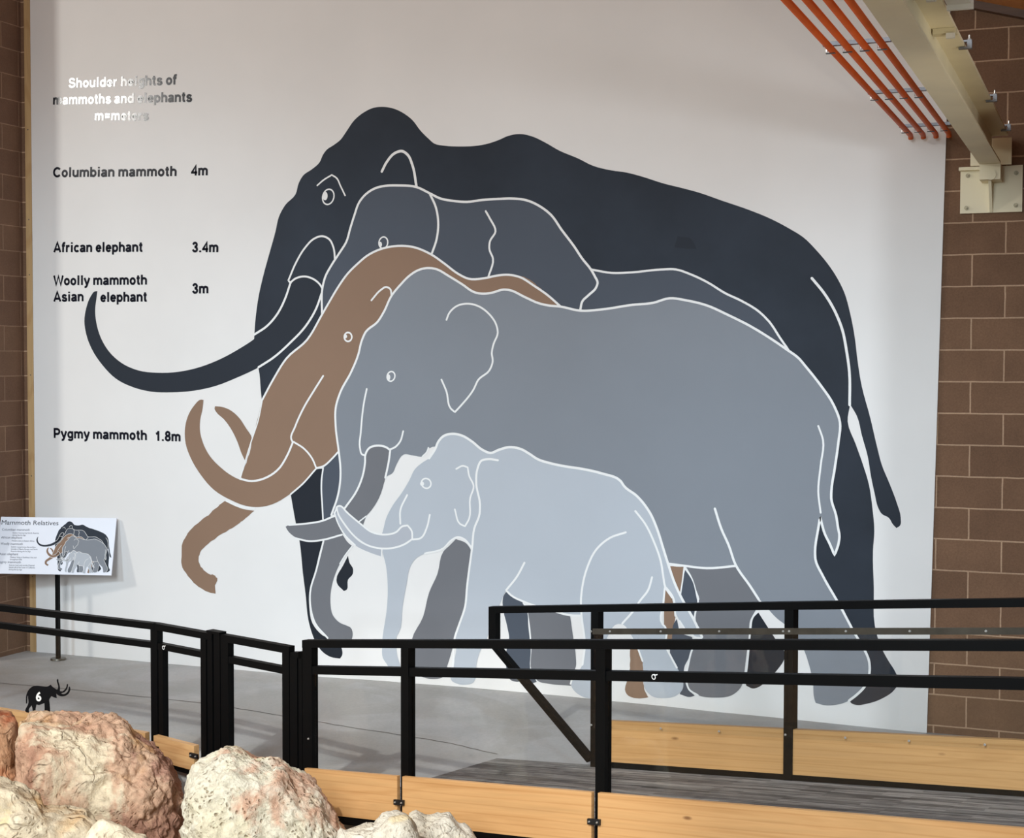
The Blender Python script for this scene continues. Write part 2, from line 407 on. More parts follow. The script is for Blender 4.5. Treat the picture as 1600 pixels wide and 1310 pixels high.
def smooth_path(pts, closed, sub=4, corner=58):
    n = len(pts); P = [Vector((p[0], p[1])) for p in pts]
    def ang(i):
        a = P[i]-P[i-1]; b = P[(i+1) % n]-P[i]
        if a.length < 1e-6 or b.length < 1e-6: return 180
        return math.degrees(a.angle(b))
    cor = [(ang(i) > corner) if (closed or 0 < i < n-1) else True for i in range(n)]
    out = []
    rng = n if closed else n-1
    for i in range(rng):
        p1, p2 = P[i], P[(i+1) % n]
        p0 = p1 - (p2-p1)*.5 if cor[i] else P[i-1]
        p3 = p2 + (p2-p1)*.5 if cor[(i+1) % n] else P[(i+2) % n]
        # centripetal-like tangents, limited by segment length
        L = (p2-p1).length
        def tan(a, b, c):
            la = max((b-a).length, 1e-6); lb = max((c-b).length, 1e-6)
            t = ((b-a)/la*lb + (c-b)/lb*la)/(la+lb)
            return t*L
        m1 = (p2-p1) if cor[i] else tan(p0, p1, p2)
        m2 = (p2-p1) if cor[(i+1) % n] else tan(p1, p2, p3)
        for k in range(sub):
            t = k/sub; t2 = t*t; t3 = t2*t
            out.append(p1*(2*t3-3*t2+1) + m1*(t3-2*t2+t) + p2*(-2*t3+3*t2) + m2*(t3-t2))
    if not closed: out.append(P[-1])
    return out

def fill(bm, loop, place, mi=0):
    tri = tessellate_polygon([[Vector((p[0], p[1], 0)) for p in loop]])
    vs_ = [bm.verts.new(place(p)) for p in loop]
    for a, b, c in tri:
        try:
            f = bm.faces.new((vs_[a], vs_[b], vs_[c])); f.material_index = mi
        except ValueError: pass

def ribbon(bm, path, w, place, mi=0):
    n = len(path); L = []; Rr = []
    for i, p in enumerate(path):
        d = path[min(i+1, n-1)] - path[max(i-1, 0)]
        if d.length < 1e-7: d = Vector((1, 0))
        d.normalize(); nn = Vector((-d.y, d.x))
        L.append(bm.verts.new(place(p+nn*w/2))); Rr.append(bm.verts.new(place(p-nn*w/2)))
    for i in range(n-1):
        f = bm.faces.new((L[i], Rr[i], Rr[i+1], L[i+1])); f.material_index = mi
    for k, (p, q) in enumerate(((path[0], path[1]), (path[-1], path[-2]))):
        d = (p-q).normalized(); nn = Vector((-d.y, d.x)); ring = []
        for j in range(7):
            a = math.pi*j/6
            ring.append(bm.verts.new(place(p + nn*math.cos(a)*w/2 + d*math.sin(a)*w/2)))
        f = bm.faces.new(ring); f.material_index = mi

def ellipse(c, rx, ry, n=24, rot=0):
    return [Vector((c[0]+rx*math.cos(t)*math.cos(rot)-ry*math.sin(t)*math.sin(rot), c[1]+rx*math.cos(t)*math.sin(rot)+ry*math.sin(t)*math.cos(rot))) for t in [2*math.pi*i/n for i in range(n)]]

def ring(bm, c, rx, ry, w, place, mi=0, rot=0, n=28):
    o = [bm.verts.new(place(p)) for p in ellipse(c, rx, ry, n, rot)]
    i_ = [bm.verts.new(place(p)) for p in ellipse(c, rx-w, ry-w, n, rot)]
    for k in range(n):
        j = (k+1) % n; f = bm.faces.new((o[k], o[j], i_[j], i_[k])); f.material_index = mi

def text_bm(body, bold=0.0):
    cu = bpy.data.curves.new('letters', 'FONT'); cu.body = body; cu.size = 1.0; cu.offset = bold; cu.resolution_u = 4
    o = bpy.data.objects.new('letters', cu); COL.objects.link(o)
    dg = bpy.context.evaluated_depsgraph_get(); dg.update()
    me = bpy.data.meshes.new_from_object(o.evaluated_get(dg)); bm = bmesh.new(); bm.from_mesh(me)
    bpy.data.objects.remove(o); bpy.data.curves.remove(cu); bpy.data.meshes.remove(me)
    return bm
_cap = {}
def cap_height(bold):
    if bold not in _cap:
        b = text_bm('E', bold); zs = [v.co.y for v in b.verts]; _cap[bold] = (min(zs), max(zs)-min(zs)); b.free()
    return _cap[bold]
def text_on(bm_out, body, x0, x1, y0, y1, cap, place, bold=.018, mi=0):
    """lettering from baseline point (x0,y0) to (x1,y1), capital height cap."""
    b = text_bm(body, bold); xs = [v.co.x for v in b.verts]; a = min(xs); w = max(xs)-a
    base, ch = cap_height(bold)
    dx, dy = x1-x0, y1-y0; L = math.hypot(dx, dy); ux, uy = dx/L, dy/L
    mp = {}
    for v in b.verts:
        s = (v.co.x-a)/w*L; h = (v.co.y-base)/ch*cap
        mp[v] = bm_out.verts.new(place(Vector((x0+ux*s-uy*h, y0+uy*s+ux*h))))
    for f in b.faces:
        try:
            g = bm_out.faces.new([mp[v] for v in f.verts]); g.material_index = mi
        except ValueError: pass
    b.free()

# a plain bold grotesque alphabet drawn as strokes (capital height 1)
def _arc(cx, cy, rx, ry, a0, a1, n=14):
    return [(cx+rx*math.cos(R(a0+(a1-a0)*i/n)), cy+ry*math.sin(R(a0+(a1-a0)*i/n))) for i in range(n+1)]
_o = _arc(.29, .36, .2, .28, 0, 360, 24)
GLYPH = {
 'o': (.58, [_o]),
 'b': (.60, [[(.10, 0), (.10, 1)], _arc(.31, .36, .2, .28, 0, 360, 24)]),
 'd': (.60, [[(.50, 0), (.50, 1)], _arc(.29, .36, .2, .28, 0, 360, 24)]),
 'p': (.60, [[(.10, -.27), (.10, .73)], _arc(.31, .36, .2, .28, 0, 360, 24)]),
 'g': (.60, [_arc(.29, .37, .2, .27, 0, 360, 24), [(.50, .73), (.50, 0)] + _arc(.30, -.03, .2, .155, 0, -160, 10)]),
 'e': (.57, [[(.10, .37), (.475, .37)] + _arc(.29, .36, .195, .28, 4, 325, 24)]),
 'c': (.54, [_arc(.29, .36, .2, .28, 38, 322, 22)]),
 'h': (.60, [[(.10, 0), (.10, 1)], [(.10, .40)] + _arc(.30, .45, .195, .19, 150, 0, 10) + [(.495, 0)]]),
 'n': (.60, [[(.10, 0), (.10, .73)], [(.10, .40)] + _arc(.30, .45, .195, .19, 150, 0, 10) + [(.495, 0)]]),
 'u': (.60, [[(.50, 0), (.50, .73)], [(.10, .73)] + _arc(.295, .28, .195, .195, 180, 330, 10) + [(.50, .33)]]),
 'm': (.90, [[(.10, 0), (.10, .73)], [(.10, .42)] + _arc(.275, .47, .17, .17, 150, 0, 10) + [(.445, 0)], [(.445, .42)] + _arc(.62, .47, .17, .17, 150, 0, 10) + [(.79, 0)]]),
 'r': (.40, [[(.10, 0), (.10, .73)], [(.10, .42), (.15, .54), (.24, .63), (.37, .635)]]),
 's': (.54, [[(.46, .53)] + _arc(.275, .51, .165, .135, 35, 250, 14) + _arc(.285, .205, .185, .14, 75, -145, 14) + [(.085, .22)]]),
 't': (.36, [[(.165, .93), (.165, .20), (.19, .11), (.26, .085), (.33, .095)], [(.02, .665), (.32, .665)]]),
 'f': (.36, [[(.15, 0), (.15, .80), (.19, .90), (.27, .93), (.36, .92)], [(.02, .665), (.33, .665)]]),
 'l': (.29, [[(.145, 0), (.145, 1)]]),
 'i': (.29, [[(.145, 0), (.145, .73)], [(.145, .84), (.145, 1)]]),
 'y': (.56, [[(.04, .73), (.28, .04)], [(.52, .73), (.27, -.06), (.21, -.16), (.12, -.185), (.06, -.175)]]),
 'a': (.57, [[(.09, .52), (.14, .61), (.24, .645), (.36, .635), (.44, .57), (.455, .46), (.455, .16), (.49, 0)], [(.455, .40), (.33, .37), (.18, .335), (.09, .25), (.09, .15), (.16, .085), (.27, .08), (.38, .13), (.455, .23)]]),
 'S': (.68, [[(.585, .72)] + _arc(.335, .71, .225, .205, 25, 245, 16) + _arc(.345, .285, .255, .205, 72, -155, 16) + [(.075, .30)]]),
 'C': (.74, [_arc(.40, .5, .305, .42, 40, 320, 26)]),
 'A': (.74, [[(.06, 0), (.37, .98), (.68, 0)], [(.16, .29), (.58, .29)]]),
 'W': (.96, [[(.05, 1), (.255, .04), (.48, .94), (.705, .04), (.91, 1)]]),
 'P': (.68, [[(.11, 0), (.11, .92), (.36, .92)] + _arc(.37, .67, .21, .25, 85, -85, 12) + [(.11, .42)]]),
 '=': (.60, [[(.05, .62), (.55, .62)], [(.05, .34), (.55, .34)]]),
 '.': (.29, [[(.145, 0), (.145, .17)]]),
 '1': (.56, [[(.33, 0), (.33, 1)], [(.33, .86), (.23, .76), (.10, .70)]]),
 '3': (.57, [[(.09, .74)] + _arc(.27, .73, .165, .19, 160, -75, 14) + _arc(.275, .285, .19, .205, 78, -160, 16) + [(.075, .27)]]),
 '4': (.57, [[(.41, 0), (.41, .94), (.07, .31), (.07, .295), (.54, .295)]]),
 '8': (.57, [_arc(.28, .73, .165, .19, 0, 360, 22), _arc(.28, .29, .195, .21, 0, 360, 22)]),
}
def word_width(w): return sum(GLYPH[c][0] for c in w) + .06*(len(w)-1)
def draw_word(bm, word, P0, ux, uy, sx, cap, stroke, place):
    """word starting at P0 along (ux,uy); sx metres per unit width."""
    x = 0
    for c in word:
        adv, strokes = GLYPH[c]
        for si, st in enumerate(strokes):
            path = [Vector(((x+a)*sx, b*cap)) for a, b in st]
            n = len(path); closed = (path[0]-path[-1]).length < 1e-6
            L = []; Q = []
            for i, p in enumerate(path):
                if closed: d1 = p - path[i-1 if i > 0 else n-2]; d2 = path[i+1 if i < n-1 else 1] - p
                else: d1 = p - path[max(i-1, 0)]; d2 = path[min(i+1, n-1)] - p
                if d1.length < 1e-9: d1 = d2
                if d2.length < 1e-9: d2 = d1
                d1 = d1.normalized(); d2 = d2.normalized(); d = (d1+d2)
                d = d.normalized() if d.length > 1e-6 else d1
                k = 1/max(.6, d.dot(d1)); nn = Vector((-d.y, d.x))*(stroke*k/2)
                for lst, q in ((L, p+nn), (Q, p-nn)):
                    v_ = bm.verts.new(place(Vector((P0[0]+ux*q.x-uy*q.y, P0[1]+uy*q.x+ux*q.y)))); v_.co.y -= .00004*si; lst.append(v_)
            for i in range(n-1): bm.faces.new((L[i], Q[i], Q[i+1], L[i+1]))
        x += adv + .06

MURAL = {
'columbian':{'body':[[(2.246,2.099),(2.238,2.177),(2.219,2.34),(2.183,2.433),(2.184,2.601),(2.191,2.689),(2.225,2.902),(2.267,3.057),(2.317,3.211),(2.374,3.385),(2.404,3.493),(2.461,3.582),(2.549,3.658),(2.577,3.741),(2.619,3.8),(2.689,3.839),(2.757,3.89),(2.785,3.943),(2.819,3.981),(2.874,4.01),(2.935,4.049),(2.983,4.106),(3.05,4.186),(3.131,4.24),(3.211,4.268),(3.297,4.269),(3.383,4.249),(3.462,4.209),(3.527,4.159),(3.592,4.079),(3.657,4.017),(3.702,3.98),(3.785,3.96),(3.913,3.948),(4.039,3.947),(4.127,3.958),(4.212,3.98),(4.276,4.003),(4.372,4.013),(4.467,3.99),(4.561,3.944),(4.671,3.88),(4.81,3.819),(4.918,3.764),(5.055,3.725),(5.161,3.706),(5.266,3.676),(5.43,3.619),(5.562,3.582),(5.679,3.547),(5.838,3.487),(6.024,3.418),(6.179,3.35),(6.305,3.28),(6.389,3.226),(6.486,3.128),(6.532,3.074),(6.609,2.964),(6.664,2.856),(6.704,2.717),(6.735,2.563),(6.755,2.409),(6.784,2.24),(6.839,2.041),(6.887,1.843),(6.918,1.728),(6.972,1.599),(7.018,1.478),(7.043,1.387),(7.039,1.333),(7.017,1.316),(6.994,1.339),(6.967,1.381),(6.922,1.405),(6.899,1.443),(6.875,1.535),(6.851,1.642),(6.827,1.78),(6.788,1.917),(6.756,2.04),(6.71,2.12),(6.695,2.008),(6.75,1.855),(6.797,1.725),(6.837,1.595),(6.861,1.442),(6.875,1.288),(6.868,1.164),(6.876,0.912),(6.885,0.667),(6.898,0.611),(6.929,0.525),(6.979,0.435),(7.016,0.379),(7.042,0.308),(7.018,0.256),(6.933,0.186),(6.835,0.144),(6.773,0.131),(6.735,0.143),(6.725,0.158),(6.772,0.2),(6.827,0.265),(6.82,0.378),(6.769,0.514),(6.718,0.605),(6.629,0.777),(6.561,0.893),(6.432,1.058),(6.439,1.229),(6.408,1.399),(5.73,1.373),(3.812,1.861),(3.079,1.99),(2.643,1.984)],[(2.722,1.579),(2.614,1.481),(2.498,1.379),(2.54,1.168),(2.573,1.026),(2.59,0.897),(2.595,0.84),(2.626,0.606),(2.646,0.435),(2.673,0.342),(2.717,0.251),(2.77,0.192),(2.84,0.158),(2.919,0.152),(2.938,0.181),(2.928,0.243),(2.902,0.28),(2.77,0.318),(2.682,0.406),(2.656,0.529),(2.656,0.639),(2.71,0.815),(2.781,1.037),(2.825,1.101),(2.813,1.205),(2.778,1.424),(2.779,1.587)],[(2.989,0.936),(3,0.887),(3.031,0.838),(3.028,0.8),(2.988,0.754),(2.977,0.678),(2.953,0.667),(2.894,0.724),(2.89,0.749),(2.946,0.859)],[(6.106,0.712),(6.165,0.625),(6.224,0.539),(6.289,0.453),(6.292,0.415),(6.245,0.327),(6.175,0.251),(6.123,0.201),(6.077,0.184),(6.031,0.2),(6.024,0.239),(6.043,0.409),(6.061,0.579),(6.073,0.671)]],'tusk':[[(0.73,2.956),(0.72,2.894),(0.707,2.805),(0.718,2.701),(0.753,2.596),(0.833,2.477),(0.957,2.381),(1.116,2.322),(1.291,2.304),(1.499,2.313),(1.687,2.349),(1.891,2.418),(2.058,2.497),(2.184,2.568),(2.306,2.667),(2.404,2.779),(2.469,2.898),(2.499,2.985),(2.55,3.023),(2.631,3.038),(2.71,3.013),(2.773,2.949),(2.765,2.88),(2.693,2.741),(2.581,2.602),(2.435,2.475),(2.222,2.35),(2.023,2.268),(1.839,2.205),(1.635,2.165),(1.429,2.15),(1.237,2.154),(1.062,2.189),(0.902,2.255),(0.778,2.358),(0.671,2.492),(0.618,2.612),(0.601,2.716),(0.62,2.821),(0.666,2.917),(0.703,2.954)]],'lines':[(0.0195,[(3.277,3.797),(3.317,3.864),(3.383,3.926),(3.442,3.938),(3.488,3.909),(3.527,3.831),(3.559,3.677)]),(0.0117,[(2.736,3.717),(2.791,3.756),(2.86,3.79),(2.901,3.764),(2.934,3.703),(2.971,3.633)]),(0.0146,[(2.885,3.146),(2.872,3.249),(2.838,3.31),(2.776,3.336),(2.707,3.319),(2.631,3.255),(2.554,3.148),(2.484,3.009),(2.505,2.99)]),(0.0146,[(2.498,2.99),(2.54,3.02),(2.623,3.037),(2.706,3.013),(2.761,2.968),(2.785,2.925)]),(0.0166,[(2.499,2.982),(2.461,2.884),(2.388,2.758),(2.298,2.667),(2.184,2.601)]),(0.0166,[(2.77,2.907),(2.725,2.797),(2.629,2.658),(2.5,2.539),(2.354,2.426),(2.219,2.35)]),(0.0176,[(6.451,2.952),(6.534,2.85),(6.604,2.733),(6.654,2.61),(6.683,2.471),(6.703,2.332),(6.707,2.116)]),(0.0127,[(6.106,0.709),(6.073,0.671),(6.057,0.579),(6.043,0.409),(6.021,0.225),(6.016,0.199)])],'eyes':[((2.829,3.628),0.0529,0.063,0.0107,0.35)],'dots':[((2.802,3.636),0.0214,0.0327)]},
'african':{'body':[[(2.773,2.747),(2.778,2.949),(2.803,3.033),(2.851,3.111),(2.926,3.211),(2.981,3.288),(3.015,3.389),(3.049,3.483),(3.089,3.577),(3.143,3.634),(3.223,3.676),(3.303,3.69),(3.409,3.689),(3.559,3.671),(3.669,3.62),(3.747,3.582),(3.849,3.56),(3.964,3.548),(4.078,3.557),(4.213,3.56),(4.309,3.559),(4.42,3.543),(4.531,3.492),(4.61,3.431),(4.688,3.326),(4.782,3.207),(4.844,3.118),(4.913,3.041),(5.059,3.015),(5.21,3.016),(5.419,3.031),(5.522,3.029),(5.625,2.994),(5.741,2.939),(5.872,2.859),(5.972,2.812),(6.1,2.734),(6.171,2.664),(6.242,2.559),(6.303,2.472),(6.296,2.452),(6.163,2.358),(5.722,2.422),(4.799,2.511),(3.812,2.7),(3.293,2.704),(2.919,2.707)],[(2.779,1.587),(2.914,1.722),(2.93,1.604),(2.93,1.516),(2.913,1.403),(2.849,1.231),(2.777,1.203)],[(4.244,0.657),(4.251,0.705),(4.274,0.741),(4.311,0.709),(4.406,0.666),(4.436,0.62),(4.451,0.498),(4.47,0.334),(4.466,0.182),(4.51,0.103),(4.466,0.089),(4.415,0.103),(4.356,0.091),(4.304,0.103),(4.282,0.154),(4.274,0.306),(4.296,0.404),(4.281,0.486)],[(5.604,0.982),(5.659,0.892),(5.679,0.807),(5.694,0.702),(5.667,0.634),(5.585,0.762),(5.571,0.788)],[(5.516,0.582),(5.543,0.624),(5.564,0.526),(5.652,0.506),(5.659,0.434),(5.626,0.352),(5.599,0.297),(5.602,0.205),(5.627,0.141),(5.674,0.102),(5.641,0.089),(5.566,0.103),(5.58,0.137),(5.586,0.217),(5.545,0.286),(5.497,0.369),(5.496,0.435)]],'tusk':[],'lines':[(0.0166,[(2.773,2.747),(2.778,2.949),(2.803,3.033),(2.851,3.111),(2.926,3.211),(2.981,3.288),(3.015,3.389),(3.049,3.483),(3.089,3.577),(3.143,3.634),(3.223,3.676),(3.303,3.69),(3.409,3.689),(3.559,3.671),(3.669,3.62),(3.747,3.582),(3.849,3.56),(3.964,3.548),(4.078,3.557),(4.213,3.56),(4.309,3.559),(4.42,3.543),(4.531,3.492),(4.61,3.431),(4.688,3.326),(4.782,3.207),(4.844,3.118),(4.906,3.044),(4.937,2.993),(4.957,2.949),(4.945,2.913),(4.891,2.863),(4.845,2.82),(4.83,2.762)]),(0.0146,[(4.913,3.041),(5.059,3.015),(5.21,3.016),(5.419,3.031),(5.522,3.029),(5.625,2.994),(5.741,2.939),(5.872,2.859),(5.972,2.812),(6.1,2.734),(6.171,2.664),(6.242,2.559),(6.303,2.472)]),(0.0166,[(3.669,3.614),(3.715,3.519),(3.734,3.413),(3.721,3.285),(3.682,3.181)]),(0.0146,[(4.109,3.476),(4.141,3.423),(4.185,3.329),(4.141,3.256),(4.138,3.204),(4.166,3.134),(4.129,3.002)]),(0.0127,[(2.779,1.587),(2.767,1.511),(2.764,1.423),(2.771,1.31),(2.777,1.203)]),(0.0127,[(4.406,0.666),(4.436,0.62),(4.451,0.498),(4.47,0.334),(4.474,0.169),(4.518,0.111)]),(0.0127,[(5.593,0.988),(5.659,0.892),(5.682,0.808),(5.696,0.702),(5.667,0.634)])],'eyes':[((3.289,3.273),0.0416,0.0479,0.0107,0.2)],'dots':[((3.264,3.26),0.0139,0.0202)]},
'woolly':{'body':[[(2.773,2.747),(2.645,2.559),(2.467,2.419),(2.353,2.263),(2.246,2.077),(2.204,1.934),(2.17,1.819),(2.12,1.646),(2.069,1.53),(2.057,1.503),(2.102,1.465),(2.279,1.471),(2.484,1.515),(2.672,1.584),(2.722,1.588),(2.779,1.606),(2.914,1.722),(2.97,1.755),(2.997,1.797),(2.998,2.229),(3.293,2.562),(3.503,2.796),(3.913,2.791),(4.313,2.787),(4.69,2.788),(4.596,2.867),(4.509,2.935),(4.422,2.993),(4.342,3.012),(4.278,3.016),(4.288,3.017),(4.197,3.013),(4.105,2.997),(3.974,2.995),(3.894,3.031),(3.787,3.106),(3.68,3.176),(3.531,3.235),(3.38,3.245),(3.256,3.223),(3.158,3.182),(3.074,3.122),(2.99,3.049),(2.919,2.963),(2.833,2.838),(2.761,2.751)],[(1.922,1.311),(2.041,1.264),(2.178,1.243),(2.115,1.196),(2.04,1.141),(1.92,1.071),(1.783,0.987),(1.699,0.918),(1.671,0.865),(1.676,0.812),(1.713,0.762),(1.767,0.732),(1.82,0.722),(1.839,0.697),(1.819,0.644),(1.822,0.579),(1.735,0.596),(1.644,0.64),(1.567,0.708),(1.514,0.791),(1.51,0.87),(1.523,0.962),(1.57,1.043),(1.662,1.126),(1.762,1.195),(1.846,1.263)],[(5.485,0.989),(5.593,0.988),(5.584,0.908),(5.567,0.794),(5.529,0.865)],[(5.457,0.848),(5.509,0.771),(5.517,0.691),(5.533,0.646),(5.517,0.571),(5.505,0.437),(5.463,0.434),(5.449,0.58)],[(5.207,0.408),(5.27,0.412),(5.298,0.314),(5.305,0.208),(5.313,0.115),(5.341,0.061),(5.258,0.047),(5.181,0.07),(5.171,0.103),(5.195,0.185),(5.208,0.28)]],'tusk':[[(1.828,2.046),(1.881,2.043),(1.956,2.022),(2.045,1.959),(2.104,1.883),(2.156,1.807),(2.133,1.723),(2.098,1.626),(2.066,1.683),(2.029,1.772),(1.97,1.874),(1.91,1.944),(1.839,2.001),(1.824,2.026)],[(1.7,2.096),(1.723,2.093),(1.714,2.025),(1.691,1.934),(1.69,1.843),(1.713,1.765),(1.773,1.663),(1.878,1.569),(1.968,1.513),(2.042,1.483),(2.146,1.473),(2.265,1.496),(2.397,1.577),(2.47,1.68),(2.526,1.776),(2.615,1.734),(2.686,1.66),(2.714,1.585),(2.599,1.468),(2.483,1.378),(2.337,1.3),(2.219,1.274),(2.101,1.279),(1.967,1.319),(1.816,1.392),(1.696,1.505),(1.605,1.633),(1.557,1.749),(1.55,1.853),(1.576,1.958),(1.638,2.05)]],'lines':[(0.0156,[(2.253,2.102),(2.353,2.263),(2.467,2.419),(2.645,2.559),(2.773,2.747),(2.833,2.838),(2.919,2.963),(2.99,3.049),(3.074,3.122),(3.158,3.182),(3.256,3.223),(3.38,3.245),(3.531,3.235),(3.68,3.176),(3.787,3.106),(3.894,3.031),(3.974,2.995),(4.105,2.997),(4.197,3.013),(4.288,3.017),(4.378,2.997),(4.481,2.936),(4.583,2.869),(4.684,2.785)]),(0.0098,[(2.253,2.102),(2.215,1.942),(2.156,1.788),(2.098,1.626),(2.057,1.503)]),(0.0156,[(2.05,1.487),(2.146,1.473),(2.265,1.496),(2.397,1.577),(2.47,1.68),(2.517,1.776)]),(0.0137,[(2.526,1.783),(2.615,1.734),(2.686,1.66),(2.722,1.586)]),(0.0146,[(2.782,2.286),(2.707,2.181),(2.611,2.039),(2.538,1.897),(2.505,1.805),(2.516,1.784)]),(0.0176,[(1.925,1.314),(2.041,1.273),(2.175,1.262)]),(0.0127,[(2.714,1.579),(2.599,1.462),(2.498,1.383)]),(0.0137,[(2.722,1.589),(2.779,1.604),(2.857,1.665),(2.914,1.722)]),(0.0137,[(3.19,2.85),(3.269,2.926),(3.311,2.946),(3.345,2.931),(3.356,2.881)]),(0.0098,[(5.593,0.988),(5.584,0.908),(5.567,0.794)])],'eyes':[((2.994,2.579),0.0381,0.0394,0.0127,0)],'dots':[((2.972,2.583),0.0144,0.0144)]},
